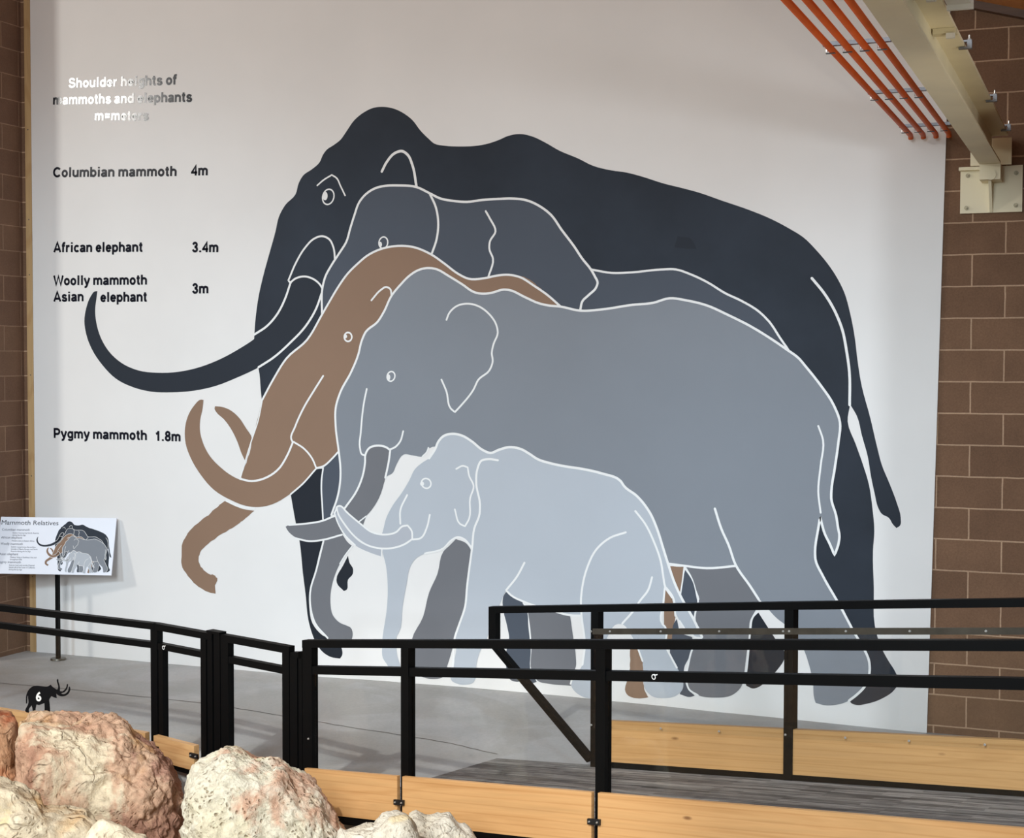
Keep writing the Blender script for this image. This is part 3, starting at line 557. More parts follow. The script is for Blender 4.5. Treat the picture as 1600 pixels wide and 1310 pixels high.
'asian':{'body':[[(2.849,1.238),(2.906,1.39),(2.927,1.516),(2.927,1.604),(2.914,1.716),(2.887,1.918),(2.888,2.044),(2.931,2.171),(3.016,2.31),(3.08,2.448),(3.108,2.548),(3.143,2.616),(3.241,2.69),(3.297,2.77),(3.352,2.875),(3.435,2.966),(3.503,3.026),(3.572,3.064),(3.653,3.079),(3.72,3.069),(3.814,3.02),(3.921,2.958),(4.027,2.895),(4.092,2.885),(4.158,2.891),(4.249,2.912),(4.288,2.909),(4.417,2.854),(4.519,2.811),(4.583,2.796),(4.684,2.785),(4.83,2.755),(4.999,2.763),(5.211,2.791),(5.36,2.803),(5.479,2.833),(5.596,2.817),(5.742,2.78),(5.887,2.715),(6.03,2.644),(6.172,2.559),(6.285,2.483),(6.368,2.423),(6.414,2.37),(6.508,2.254),(6.602,2.115),(6.645,2),(6.636,1.868),(6.614,1.697),(6.593,1.541),(6.593,1.494),(6.625,1.386),(6.641,1.293),(6.648,1.26),(6.643,1.196),(6.618,1.118),(6.586,1.193),(6.554,1.256),(6.521,1.369),(6.509,1.292),(6.489,1.137),(6.492,1.086),(6.544,0.974),(6.629,0.831),(6.66,0.779),(6.755,0.608),(6.812,0.517),(6.85,0.431),(6.855,0.368),(6.827,0.265),(6.772,0.2),(6.723,0.157),(6.623,0.118),(6.56,0.112),(6.503,0.123),(6.494,0.148),(6.483,0.263),(6.456,0.376),(6.417,0.482),(6.359,0.574),(6.294,0.634),(6.236,0.675),(6.164,0.748),(6.112,0.803),(6.039,0.907),(5.953,1.013),(5.752,0.987),(5.597,0.995),(5.488,1.003),(5.275,1.043),(4.116,1.636),(3.812,1.767),(3.656,1.758),(3.609,1.7),(3.535,1.704),(3.454,1.71),(3.392,1.629),(3.365,1.573),(3.31,1.54),(3.248,1.464),(3.123,1.336),(2.969,1.267)],[(2.777,1.039),(2.94,1.097),(2.996,1.03),(3.024,1.013),(3.034,1.009),(2.965,0.937),(2.895,0.824),(2.85,0.697),(2.838,0.572),(2.858,0.48),(2.911,0.429),(2.989,0.403),(3.007,0.396),(3.024,0.32),(2.998,0.279),(2.893,0.256),(2.814,0.297),(2.708,0.407),(2.668,0.53),(2.665,0.64),(2.719,0.815),(2.781,1.037)],[(3.876,1.102),(3.957,1.075),(3.993,1.032),(3.982,0.882),(3.958,0.67),(3.901,0.471),(3.868,0.378),(3.853,0.313),(3.808,0.167),(3.776,0.081),(3.704,0.06),(3.612,0.065),(3.56,0.084),(3.527,0.145),(3.514,0.252),(3.52,0.337),(3.611,0.513),(3.661,0.698),(3.728,0.838),(3.777,1.007),(3.827,1.054)],[(4.44,0.609),(4.632,0.622),(4.762,0.597),(4.784,0.452),(4.806,0.304),(4.806,0.236),(4.771,0.165),(4.771,0.097),(4.605,0.097),(4.518,0.111),(4.474,0.169),(4.47,0.361),(4.458,0.498)],[(5.604,0.993),(5.752,0.987),(5.953,1.013),(6.053,0.882),(6.113,0.794),(6.105,0.744),(6.08,0.697),(6.054,0.644),(6.048,0.566),(6.036,0.448),(6.018,0.29),(6.011,0.225),(5.993,0.184),(5.934,0.127),(5.815,0.1),(5.695,0.107),(5.634,0.141),(5.613,0.206),(5.626,0.312),(5.659,0.434),(5.719,0.53),(5.671,0.619),(5.693,0.752),(5.696,0.755),(5.679,0.834),(5.652,0.912)],[(3.081,1.194),(3.143,1.24),(3.113,1.166)]],'tusk':[[(3.13,1.696),(3.165,1.747),(3.248,1.771),(3.317,1.757),(3.344,1.739),(3.331,1.652),(3.303,1.534),(3.248,1.377),(3.164,1.262),(3.074,1.19),(2.962,1.292),(3.067,1.433),(3.116,1.547),(3.135,1.647)],[(2.453,1.133),(2.482,1.147),(2.627,1.163),(2.77,1.19),(2.877,1.232),(2.947,1.097),(2.77,1.045),(2.655,1.034),(2.54,1.054),(2.468,1.108)]],'lines':[(0.0161,[(2.849,1.238),(2.906,1.39),(2.927,1.516),(2.927,1.604),(2.914,1.716),(2.887,1.918),(2.888,2.044),(2.931,2.171),(3.016,2.31),(3.08,2.448),(3.108,2.548),(3.143,2.616),(3.241,2.69),(3.297,2.77),(3.352,2.875),(3.435,2.966),(3.503,3.026),(3.572,3.064),(3.653,3.079),(3.72,3.069),(3.814,3.02),(3.921,2.958),(4.027,2.895),(4.092,2.885),(4.158,2.891),(4.249,2.912),(4.288,2.909),(4.417,2.854),(4.519,2.811),(4.583,2.796),(4.684,2.785),(4.83,2.755),(4.999,2.763),(5.211,2.791),(5.36,2.803),(5.479,2.833),(5.596,2.817),(5.742,2.78),(5.887,2.715),(6.03,2.644),(6.172,2.559),(6.285,2.483),(6.368,2.423),(6.414,2.37),(6.508,2.254),(6.602,2.115),(6.645,2),(6.636,1.868),(6.614,1.697),(6.593,1.541),(6.593,1.494),(6.625,1.386),(6.641,1.293),(6.648,1.26),(6.643,1.196),(6.618,1.118),(6.586,1.193),(6.554,1.256),(6.521,1.369),(6.509,1.292),(6.489,1.137),(6.492,1.086),(6.544,0.974),(6.629,0.831),(6.66,0.779),(6.755,0.608),(6.812,0.517),(6.85,0.431),(6.855,0.368),(6.827,0.265),(6.772,0.2),(6.723,0.157)]),(0.0137,[(3.801,2.7),(3.821,2.746),(3.881,2.798),(3.961,2.815),(4.04,2.801),(4.132,2.743),(4.191,2.664),(4.204,2.604),(4.171,2.52),(4.158,2.459),(4.165,2.399),(4.139,2.333),(4.054,2.266),(4.014,2.192),(3.921,2.082),(3.868,2.029),(3.834,2.056),(3.801,2.178),(3.761,2.264)]),(0.0137,[(3.15,2.191),(3.128,2.097),(3.1,1.871),(3.092,1.752),(3.11,1.702),(3.13,1.696)]),(0.0137,[(3.451,1.882),(3.427,1.808),(3.386,1.764),(3.344,1.745)]),(0.0156,[(2.962,1.292),(3.067,1.433),(3.116,1.547),(3.135,1.647),(3.137,1.697),(3.165,1.747),(3.248,1.771),(3.317,1.757),(3.344,1.739),(3.331,1.652),(3.303,1.534)]),(0.0098,[(3.074,1.19),(3.143,1.24)]),(0.0137,[(2.482,1.147),(2.627,1.163),(2.77,1.19),(2.877,1.232)]),(0.0137,[(2.54,1.048),(2.655,1.031),(2.77,1.045),(2.94,1.093)]),(0.0146,[(2.781,1.037),(2.719,0.815),(2.665,0.64),(2.668,0.53),(2.708,0.407),(2.814,0.302)]),(0.0107,[(3.025,1.009),(2.965,0.937),(2.921,0.872)]),(0.0166,[(5.806,1.397),(5.851,1.264),(5.905,1.149),(5.953,1.02),(6.053,0.882),(6.113,0.794)]),(0.0156,[(5.488,1.003),(5.597,0.995),(5.752,0.987),(5.953,1.013)]),(0.0127,[(6.503,1.974),(6.535,1.881),(6.521,1.71),(6.507,1.538),(6.524,1.398)]),(0.0117,[(3.656,1.764),(3.643,1.733),(3.609,1.7)]),(0.0127,[(5.693,0.752),(5.671,0.619),(5.719,0.53),(5.659,0.434),(5.626,0.312),(5.613,0.206),(5.634,0.141),(5.695,0.107)])],'eyes':[((3.351,2.286),0.0367,0.042,0.0107,0.45)],'dots':[((3.331,2.279),0.0144,0.0223)]},
'pygmy':{'body':[[(3.662,1.688),(3.711,1.757),(3.736,1.811),(3.777,1.852),(3.843,1.87),(3.924,1.859),(4.006,1.816),(4.086,1.759),(4.151,1.738),(4.214,1.762),(4.294,1.783),(4.389,1.77),(4.452,1.738),(4.512,1.703),(4.609,1.676),(4.72,1.657),(4.849,1.642),(4.992,1.615),(5.133,1.565),(5.159,1.53),(5.25,1.466),(5.348,1.349),(5.397,1.245),(5.446,1.1),(5.481,0.996),(5.529,0.865),(5.585,0.755),(5.66,0.634),(5.722,0.512),(5.719,0.504),(5.672,0.507),(5.645,0.525),(5.625,0.523),(5.563,0.612),(5.531,0.679),(5.516,0.771),(5.457,0.848),(5.448,0.74),(5.442,0.58),(5.459,0.565),(5.469,0.42),(5.497,0.369),(5.545,0.286),(5.586,0.217),(5.586,0.137),(5.546,0.094),(5.451,0.066),(5.368,0.073),(5.32,0.115),(5.305,0.221),(5.298,0.314),(5.263,0.405),(5.207,0.501),(5.158,0.558),(5.116,0.562),(5.046,0.477),(5.019,0.374),(5.005,0.238),(5.006,0.035),(4.928,0.018),(4.85,0.029),(4.793,0.065),(4.768,0.111),(4.785,0.16),(4.821,0.196),(4.856,0.254),(4.873,0.39),(4.855,0.525),(4.848,0.605),(4.762,0.6),(4.625,0.625),(4.414,0.674),(4.311,0.716),(4.272,0.749),(4.248,0.703),(4.2,0.581),(4.152,0.458),(4.116,0.379),(4.065,0.281),(4.039,0.184),(4.037,0.102),(4.014,0.058),(3.956,0.038),(3.886,0.04),(3.84,0.062),(3.834,0.097),(3.853,0.17),(3.879,0.315),(3.868,0.378),(3.901,0.471),(3.95,0.61),(3.966,0.761),(3.982,0.882),(3.998,1.047),(3.941,1.105),(3.892,1.117),(3.843,1.093),(3.777,1.029),(3.628,0.984),(3.553,0.943),(3.511,0.887),(3.477,0.748),(3.444,0.578),(3.41,0.377),(3.401,0.365),(3.394,0.28),(3.401,0.208),(3.427,0.138),(3.401,0.109),(3.334,0.104),(3.321,0.129),(3.28,0.187),(3.274,0.259),(3.287,0.393),(3.291,0.415),(3.316,0.57),(3.322,0.724),(3.308,0.877),(3.278,0.99),(3.275,1.113),(3.283,1.136),(3.309,1.229),(3.36,1.323),(3.444,1.432),(3.503,1.525),(3.545,1.602),(3.612,1.657)]],'tusk':[[(2.875,1.258),(2.887,1.266),(2.93,1.198),(3,1.116),(3.103,1.036),(3.189,1.012),(3.275,1.001),(3.271,0.944),(3.172,0.97),(3.051,1.018),(2.965,1.091),(2.904,1.182)],[(2.896,1.298),(2.922,1.309),(2.983,1.262),(3.095,1.182),(3.189,1.124),(3.309,1.11),(3.394,1.133),(3.444,1.177),(3.486,1.186),(3.52,1.146),(3.525,1.086),(3.461,1.045),(3.376,1.015),(3.258,1.005),(3.155,1.023),(3.052,1.08),(2.965,1.169),(2.904,1.259)]],'lines':[(0.0176,[(3.662,1.688),(3.711,1.757),(3.736,1.811),(3.777,1.852),(3.843,1.87),(3.924,1.859),(4.006,1.816),(4.086,1.759),(4.151,1.738),(4.214,1.762),(4.294,1.783),(4.389,1.77),(4.452,1.738),(4.512,1.703),(4.609,1.676),(4.72,1.657),(4.849,1.642),(4.992,1.615),(5.133,1.565),(5.159,1.53),(5.25,1.466),(5.348,1.349),(5.397,1.245),(5.446,1.1),(5.481,0.996),(5.529,0.865),(5.585,0.755),(5.66,0.634),(5.722,0.512)]),(0.0127,[(5.719,0.504),(5.672,0.507),(5.645,0.525),(5.625,0.523),(5.563,0.612)]),(0.0137,[(5.533,0.646),(5.516,0.771),(5.457,0.848),(5.448,0.74),(5.442,0.58),(5.459,0.565),(5.469,0.42),(5.497,0.369),(5.545,0.286)]),(0.0127,[(5.298,0.314),(5.263,0.405)]),(0.0156,[(4.207,1.687),(4.135,1.693),(4.078,1.68),(4.046,1.616),(4.038,1.512),(4.067,1.364),(4.063,1.289),(4.022,1.183),(4.006,1.048),(3.982,0.882),(3.966,0.761),(3.95,0.61),(3.901,0.471),(3.868,0.378),(3.853,0.17),(3.834,0.097)]),(0.0146,[(3.998,1.05),(3.941,1.105),(3.892,1.117),(3.843,1.093),(3.777,1.029),(3.628,0.984)]),(0.0127,[(3.879,1.615),(3.933,1.639),(3.97,1.629),(3.981,1.57),(4.017,1.496),(3.99,1.406),(3.982,1.256),(3.949,1.199),(3.908,1.216),(3.868,1.319)]),(0.0137,[(3.483,1.411),(3.427,1.295),(3.427,1.196)]),(0.0137,[(3.667,1.271),(3.645,1.182),(3.595,1.097),(3.528,1.083)]),(0.0146,[(4.414,0.956),(4.359,0.857),(4.272,0.749),(4.311,0.716),(4.414,0.674),(4.625,0.625),(4.762,0.6),(4.848,0.603)]),(0.0146,[(5.241,1.359),(5.307,1.281),(5.377,1.15),(5.426,1.019),(5.447,0.9),(5.457,0.848),(5.509,0.771)]),(0.0146,[(5.172,1.208),(5.055,1.163),(4.956,1.077),(4.886,0.938),(4.85,0.786),(4.843,0.704),(4.848,0.605),(4.873,0.39),(4.856,0.254)]),(0.0146,[(5.364,0.903),(5.337,0.814),(5.275,0.73),(5.24,0.674),(5.15,0.567)]),(0.0137,[(2.875,1.25),(2.887,1.274),(2.899,1.302),(2.922,1.309),(2.983,1.262),(3.095,1.182),(3.189,1.124),(3.309,1.11),(3.394,1.133),(3.444,1.177),(3.486,1.186),(3.52,1.146),(3.525,1.086)]),(0.0137,[(2.896,1.293),(2.904,1.259),(2.965,1.169),(3.052,1.08),(3.155,1.023),(3.258,1.005),(3.376,1.015),(3.461,1.045),(3.525,1.086)]),(0.0117,[(2.875,1.258),(2.904,1.182),(2.965,1.091),(3.051,1.018)]),(0.0107,[(3.275,1.005),(3.271,0.944)]),(0.0127,[(4.768,0.111),(4.785,0.16),(4.821,0.196)])],'eyes':[((3.638,1.502),0.0449,0.0417,0.0117,0.3)],'dots':[((3.605,1.498),0.016,0.016)]}}

LETTERS = [('three line title lettering Shoulder heights of mammoths and elephants, partly shining', [('word', (0.468, 4.592), (1.494, 4.551), 0.078, 'Shoulder heights of'), ('word', (0.312, 4.467), (1.633, 4.41), 0.078, 'mammoths and elephants'), ('word', (0.718, 4.317), (1.23, 4.289), 0.078, 'm=meters')]), ('black lettering Columbian mammoth 4m, on the white wall below the title', [('word', (0.305, 3.884), (1.49, 3.841), 0.079, 'Columbian mammoth'), ('height_figure', (1.623, 3.839), (1.775, 3.835), 0.079, '4m')]), ('black lettering African elephant 3.4m on the white wall', [('word', (0.305, 3.278), (1.167, 3.26), 0.079, 'African elephant'), ('height_figure', (1.627, 3.245), (1.867, 3.239), 0.079, '3.4m')]), ('black lettering Woolly mammoth, Asian elephant 3m, beside the long tusk tip', [('word', (0.302, 3.01), (1.207, 3.0), 0.079, 'Woolly mammoth'), ('word', (0.3, 2.878), (0.597, 2.877), 0.079, 'Asian'), ('word', (0.759, 2.869), (1.205, 2.866), 0.079, 'elephant'), ('height_figure', (1.626, 2.923), (1.775, 2.923), 0.079, '3m')]), ('black lettering Pygmy mammoth 1.8m, lowest line on the white wall', [('word', (0.287, 1.768), (1.196, 1.769), 0.079, 'Pygmy mammoth'), ('height_figure', (1.271, 1.765), (1.511, 1.765), 0.079, '1.8m')])]

ROCKS = {'main':(3.29,-3.4,2.2194,0.46,((-0.377,0.501),(-0.322,0.515),(-0.182,0.5),(-0.017,0.472),(0.133,0.428),(0.199,0.375),(0.3,0.316),(0.378,0.227),(0.425,0.136),(0.448,0.035),(0.451,-0.043),(0.44,-0.177),(0.432,-0.5),(0.244,-0.52),(-0.321,-0.52),(-0.443,-0.5),(-0.438,-0.071),(-0.428,0.237),(-0.417,0.442))),
'block':(2.349,-3.32,2.2971,0.36,((-0.251,0.367),(-0.082,0.419),(0.157,0.393),(0.233,0.369),(0.263,0.252),(0.255,0.069),(0.24,-0.3),(0.218,-0.5),(0.043,-0.52),(-0.26,-0.5))),
'pale':(3.652,-4.55,2.2754,0.24,((-0.417,0.422),(-0.199,0.505),(-0.034,0.47),(0.049,0.445),(0.119,0.418),(0.175,0.344),(0.231,0.318),(0.331,0.293),(0.388,0.249),(0.417,0.195),(0.43,-0.5),(0.299,-0.52),(-0.205,-0.52),(-0.42,-0.5))),
'chunk':(4.675,-5.1,2.2071,0.09,((-0.128,-0.5),(-0.102,0.523),(-0.06,0.559),(-0.006,0.539),(0.043,0.52),(0.105,0.497),(0.125,-0.5),(0.004,-0.52))),
'white':(4.574,-3.78,2.1113,0.36,((-0.41,0.141),(-0.406,0.202),(-0.418,0.259),(-0.4,0.311),(-0.369,0.393),(-0.309,0.446),(-0.233,0.496),(-0.188,0.51),(-0.142,0.492),(-0.067,0.467),(0.019,0.461),(0.08,0.43),(0.147,0.384),(0.209,0.337),(0.255,0.266),(0.301,0.207),(0.341,0.146),(0.381,0.087),(0.425,-0.5),(0.238,-0.52),(-0.222,-0.52),(-0.387,-0.5))),
'rubble':(5.472,-4.42,2.0419,0.16,((-0.182,-0.5),(-0.149,0.406),(-0.096,0.431),(-0.034,0.441),(0.001,0.456),(0.028,0.486),(0.055,0.496),(0.093,0.484),(0.141,0.472),(0.168,0.422),(0.182,-0.5),(0.033,-0.52))),
'rubble2':(5.624,-4,1.9929,0.17,((-0.19,-0.5),(-0.179,0.354),(-0.15,0.374),(-0.099,0.362),(-0.037,0.378),(0.003,0.381),(0.026,0.357),(0.094,0.334),(0.134,0.299),(0.191,-0.5),(-0.008,-0.52)))}
CUTOUT = ((-0.0685,0.065),(-0.0685,0.0865),(-0.0671,0.108),(-0.0618,0.1241),(-0.0537,0.1402),(-0.043,0.1523),(-0.0269,0.163),(-0.0107,0.1665),(0.0269,0.1649),(0.0577,0.1644),(0.0779,0.1751),(0.0846,0.167),(0.0994,0.1563),(0.1115,0.1496),(0.1209,0.1523),(0.1235,0.167),(0.1168,0.1912),(0.1155,0.2033),(0.1195,0.21),(0.123,0.2033),(0.1235,0.1939),(0.1303,0.1724),(0.1321,0.159),(0.1316,0.1402),(0.1477,0.1402),(0.1611,0.1509),(0.1705,0.1644),(0.1746,0.1818),(0.1799,0.1818),(0.1778,0.1644),(0.1705,0.1482),(0.1558,0.1348),(0.137,0.1281),(0.1504,0.1241),(0.1665,0.1294),(0.1799,0.1429),(0.1853,0.1563),(0.1853,0.167),(0.1901,0.1684),(0.1928,0.1536),(0.1893,0.1402),(0.1786,0.1241),(0.1611,0.1147),(0.1423,0.112),(0.1262,0.116),(0.1088,0.1281),(0.1128,0.1012),(0.0967,0.1053),(0.0819,0.112),(0.0752,0.1026),(0.0685,0.0918),(0.0698,0.0704),(0.072,0.0435),(0.072,0.0167),(0.0747,0.0005),(0.0591,0),(0.0577,0.022),(0.0551,0.0328),(0.051,0.0167),(0.0497,0.0005),(0.0322,0.0005),(0.0389,0.0193),(0.0416,0.0489),(0.0403,0.0704),(0.0269,0.065),(0.0107,0.0591),(-0.0081,0.061),(-0.0121,0.0435),(-0.0134,0.0193),(-0.0067,0.0059),(-0.0161,-0.0008),(-0.0282,-0.0089),(-0.029,0.0167),(-0.0309,0.0381),(-0.0349,0.0556),(-0.0457,0.0435),(-0.0537,0.0301),(-0.0524,0.0134),(-0.0671,0.0153),(-0.0739,0.022),(-0.0698,0.0355),(-0.0591,0.0542),(-0.0537,0.073),(-0.0559,0.0972),(-0.0551,0.1133),(-0.0604,0.1053),(-0.0623,0.0865),(-0.0631,0.065))


# ================================================================ SETTING
# floor of the raised walkway, gently uneven where it meets the wall
LEFT = Run((3.1758, -2.6947, 0), 8.2436)
GATE = Run((3.1758, -2.6947, 0), 17.9857)
RAMP = Run((4.3733, -3.0834, 0), 19.0, .122)
REAR = Run((4.898, -1.736, 0), 19.0, .119)
def wave_z(x):
    k = [(-4, -.006), (.09, -.006), (1.27, -.006), (2.2, -.005), (2.7, -.002), (3.4, .010), (3.99, .017), (4.68, .017), (5.3, .010), (6.0, 0), (7.23, -.0136), (10, -.02)]
    for (a, za), (b, zb) in zip(k, k[1:]):
        if x <= b:
            t = (x-a)/(b-a); t = t*t*(3-2*t); return za+(zb-za)*t
    return k[-1][1]
def edge_y(x):
    if x < 3.1758: return LEFT.o.y - (x-3.1758)*math.tan(R(8.2436))
    if x < 4.3733: return GATE.o.y - (x-3.1758)*math.tan(R(17.9857))
    return RAMP.o.y - (x-4.3733)*math.tan(R(19))
bm = bmesh.new()
xs = [-6+i*.2 for i in range(77)]; xs += [3.1758, 4.3733]; xs = sorted(xs)
ys = [0, .03, .06, .1, .15, .2, .26, .33, .42, .55, .7, 1]
grid = []
for x in xs:
    e = edge_y(x) + .02; col_ = []
    for t in ys:
        y = .06 + (e-.06)*t
        col_.append(bm.verts.new((x, y, wave_z(x)*math.exp(min(0, y)/.5))))
    grid.append(col_)
for i in range(len(xs)-1):
    for j in range(len(ys)-1):
        bm.faces.new((grid[i][j], grid[i][j+1], grid[i+1][j+1], grid[i+1][j]))
# slab edge and underside
low = [[bm.verts.new((x, edge_y(x)+.02, -.5)), bm.verts.new((x, .06, -.5))] for x in xs]
for i in range(len(xs)-1):
    bm.faces.new((grid[i][-1], low[i][0], low[i+1][0], grid[i+1][-1]))
    bm.faces.new((low[i][0], low[i][1], low[i+1][1], low[i+1][0]))
bmesh.ops.recalc_face_normals(bm, faces=bm.faces[:])
floor = struct('floor', bm, M['concrete'], True)
for p in floor.data.polygons: p.use_smooth = p.normal.z > .5

# saw-cut joint in the concrete
bm = bmesh.new()
jp = smooth_path([(-6, -1.35), (-2.5, -1.2), (.3, -1.115), (1.286, -1.089), (2.0, -1.089), (2.45, -1.106), (3.1, -1.22), (3.7, -1.335), (4.47, -1.47), (4.86, -1.60)], False, 10)
random.seed(3)
jp = [p + Vector((0, random.uniform(-.006, .006))) for p in jp]
ribbon(bm, jp, .009, lambda p: Vector((p.x, p.y, wave_z(p.x)*math.exp(p.y/.5)+.0022)))
struct('floor_joint', bm, M['joint'])

# pit floor
bm = bmesh.new()
n = 40
g = [[bm.verts.new((-6+16*i/n, -12+10.2*j/n, -.5+.02*noise.noise(Vector((i*.7, j*.7, 0))))) for j in range(n+1)] for i in range(n+1)]
for i in range(n):
    for j in range(n):
        bm.faces.new((g[i][j], g[i+1][j], g[i+1][j+1], g[i][j+1]))
pit = struct('floor_pit', bm, M['soil'], True)

# walls
struct('wall_back', box(-.4, 8.6, .02, .3, -.5, 6.9), M['brick'])
struct('wall_left', box(-6, -.02, -.53, .02, -.5, 8.4), M['brick_side'])
struct('wall_right', box(8.2, 8.6, -2.2, .02, -.5, 4.6), M['brick_side'])

# white mural panel, its foot follows the floor
bm = bmesh.new()
px = [.092 + (7.262-.092)*i/40 for i in range(41)]
def right_x(z): return 7.224 + (7.29-7.224)*(z/3.85) if z < 3.9 else 7.29
rows = []
for x in px:
    f_ = (x-.092)/(7.262-.092)
    zl = wave_z(x) + .001
    xb = .092 + (7.224-.092)*f_; xt = .092 + (7.315-.092)*f_
    rows.append((bm.verts.new((xb, 0, zl)), bm.verts.new((xt, 0, 6.35-.29*max(0, xt-1.5) if xt > 1.5 else 6.35)), bm.verts.new((xb, .018, zl)), bm.verts.new((xt, .018, 6.35-.29*max(0, xt-1.5) if xt > 1.5 else 6.35))))
for a, b in zip(rows, rows[1:]):
    bm.faces.new((a[0], b[0], b[1], a[1])); bm.faces.new((a[2], a[3], b[3], b[2])); bm.faces.new((a[1], b[1], b[3], a[3])); bm.faces.new((a[0], a[2], b[2], b[0]))
for a in (rows[0], rows[-1]): bm.faces.new((a[0], a[1], a[3], a[2]))
bmesh.ops.recalc_face_normals(bm, faces=bm.faces[:])
struct('wall_panel', bm, M['wall'])

# wooden edging in the left corner
bm = box(.03, .0905, -.002, .018, -.006, 6.3); bevel(bm, .002)
struct('trim_1', bm, M['trim_wood'])
bm = bmesh.new()
for z in (.62, 1.45, 2.28, 3.1, 3.55, 4.28):
    cyl(bm, (.06, -.001, z), (.06, -.0035, z), .005, 10)
struct('trim_1_nails', bm, M['joint'])

# roof deck and the sloping ledger under it along the wall
def roof_z(x): return 4.665 - .285*(x-7.335)
bm = bmesh.new()
hexa(bm, [(-6, -8.5, roof_z(-6)+.05), (8.9, -8.5, roof_z(8.9)+.05), (8.9, .3, roof_z(8.9)+.05), (-6, .3, roof_z(-6)+.05),
          (-6, -8.5, roof_z(-6)+.15), (8.9, -8.5, roof_z(8.9)+.15), (8.9, .3, roof_z(8.9)+.15), (-6, .3, roof_z(-6)+.15)])
struct('ceiling', bm, M['deck'])
bm = bmesh.new()
hexa(bm, [(7.3, -.05, roof_z(7.3)), (8.6, -.05, roof_z(8.6)), (8.6, .02, roof_z(8.6)), (7.3, .02, roof_z(7.3)),
          (7.3, -.05, roof_z(7.3)+.05), (8.6, -.05, roof_z(8.6)+.05), (8.6, .02, roof_z(8.6)+.05), (7.3, .02, roof_z(7.3)+.05)])
struct('trim_2', bm, M['ledger'])

# ramp with striped carpet
bm = bmesh.new()
def rp(t, off, z): return RAMP.p(t, off, z)
T0, T1 = .058, 4.5
def rampz(t): return .122*(t-T0)
def rpz(t, off, z):
    q_ = RAMP.o + RAMP.d*t + RAMP.n*off; return Vector((q_.x, q_.y, z))
OF0, OF1 = .045, 1.47
c = [rpz(T0, OF0, .004), rpz(T1, OF0, .004), rpz(T1, OF1, .004), rpz(T0, OF1, .004),
     rpz(T0, OF0, .008), rpz(T1, OF0, .008+rampz(T1)), rpz(T1, OF1, .008+rampz(T1)), rpz(T0, OF1, .008)]
hexa(bm, c)
struct('floor_ramp', bm, M['carpet'])

# ================================================================ MURAL
mural = thing('mural', (3.7, 0, 0), 'painted elephant and mammoth silhouettes overlapping on the white wall', 'mural')
SPEC = [('columbian', 'columbian_mammoth', 'slate black Columbian mammoth, the largest silhouette at the back', [2.0], 1),
        ('african', 'african_elephant', 'charcoal grey African elephant between the black and the brown silhouettes', [], 2),
        ('woolly', 'woolly_mammoth', 'brown woolly mammoth silhouette', [], 3),
        ('asian', 'asian_elephant', 'mid grey Asian elephant silhouette with small ear', [], 4),
        ('pygmy', 'pygmy_mammoth', 'pale grey pygmy mammoth, the smallest silhouette in front', [], 5)]
for key, name, label, _, lev in SPEC:
    d = MURAL[key]; y = -.0006*lev
    bm = bmesh.new()
    random.seed(11)
    for i, poly in enumerate(d['body']):
        loop = smooth_path(poly, True)
        if key == 'woolly': loop = [p + Vector((random.uniform(-.003, .003), random.uniform(-.003, .003))) for p in loop]
        fill(bm, loop, lambda p: Vector((p.x, y, p.y)), 1 if i > 0 and key+'_leg' in M else 0)
    for f in bm.faces:
        f.normal_update()
        if f.normal.y > 0: f.normal_flip()
    body = link(name, bm, [M[key], M[key+'_leg']] if key+'_leg' in M else M[key], mural); body['label'] = label
    for poly in d['tusk']:
        bm = bmesh.new(); fill(bm, smooth_path(poly, True), lambda p: Vector((p.x, y-.00015, p.y)))
        for f in bm.faces:
            f.normal_update()
            if f.normal.y > 0: f.normal_flip()
        link('tusk', bm, M.get(key+'_tusk', M[key]), body)
    if key == 'columbian':
        bm = bmesh.new()
        fill(bm, smooth_path([(5.52, 3.215), (5.53, 3.255), (5.565, 3.25), (5.62, 3.24), (5.65, 3.20), (5.665, 3.165), (5.59, 3.17), (5.51, 3.18)], True), lambda p: Vector((p.x, y-.00012, p.y)))
        for f in bm.faces:
            f.normal_update()
            if f.normal.y > 0: f.normal_flip()
        link('paint_patch', bm, M['columbian_patch'], body)
    bm = bmesh.new()
    for i, (w, pts) in enumerate(d['lines']): ribbon(bm, smooth_path(pts, False, 5), w, lambda p: Vector((p.x, y-.0003-.000012*i, p.y)))
    for f in bm.faces:
        f.normal_update()
        if f.normal.y > 0: f.normal_flip()
    o = link('outline', bm, M['line'], body); o['label'] = 'white painted outlines'
    bm = bmesh.new()
    for (c, rx, ry, w, rot) in d['eyes']: ring(bm, c, rx, ry, w, lambda p: Vector((p.x, y-.00035, p.y)), 0, -rot)
    for (c, rx, ry) in d['dots']: fill(bm, ellipse(c, rx, ry), lambda p: Vector((p.x, y-.0004, p.y)))
    for f in bm.faces:
        f.normal_update()
        if f.normal.y > 0: f.normal_flip()
    o = link('eye', bm, M['line'], body); o['label'] = 'white ringed eye'

# ================================================================ WALL LETTERING
for label, lines in LETTERS:
    p0 = lines[0][1]
    t = thing('wall_lettering', (p0[0], -.001, p0[1]), label, 'lettering', 'species and height lettering on the white wall')
    for nm, a, b, cap, body in lines:
        words = body.split(); gap = .33
        total = sum(word_width(w) for w in words) + gap*(len(words)-1)
        dx, dz = b[0]-a[0], b[1]-a[1]; Ln = math.hypot(dx, dz); ux, uz = dx/Ln, dz/Ln; sx = Ln/total; x = 0
        for w in words:
            bm = bmesh.new()
            draw_word(bm, w, (a[0]+ux*x*sx, a[1]+uz*x*sx), ux, uz, sx, cap, cap*.228, lambda p: Vector((p.x, -.0025, p.y)))
            x += word_width(w) + gap
            for f in bm.faces:
                f.normal_update()
                if f.normal.y > 0: f.normal_flip()
            link(nm, bm, M['vinyl'], t)

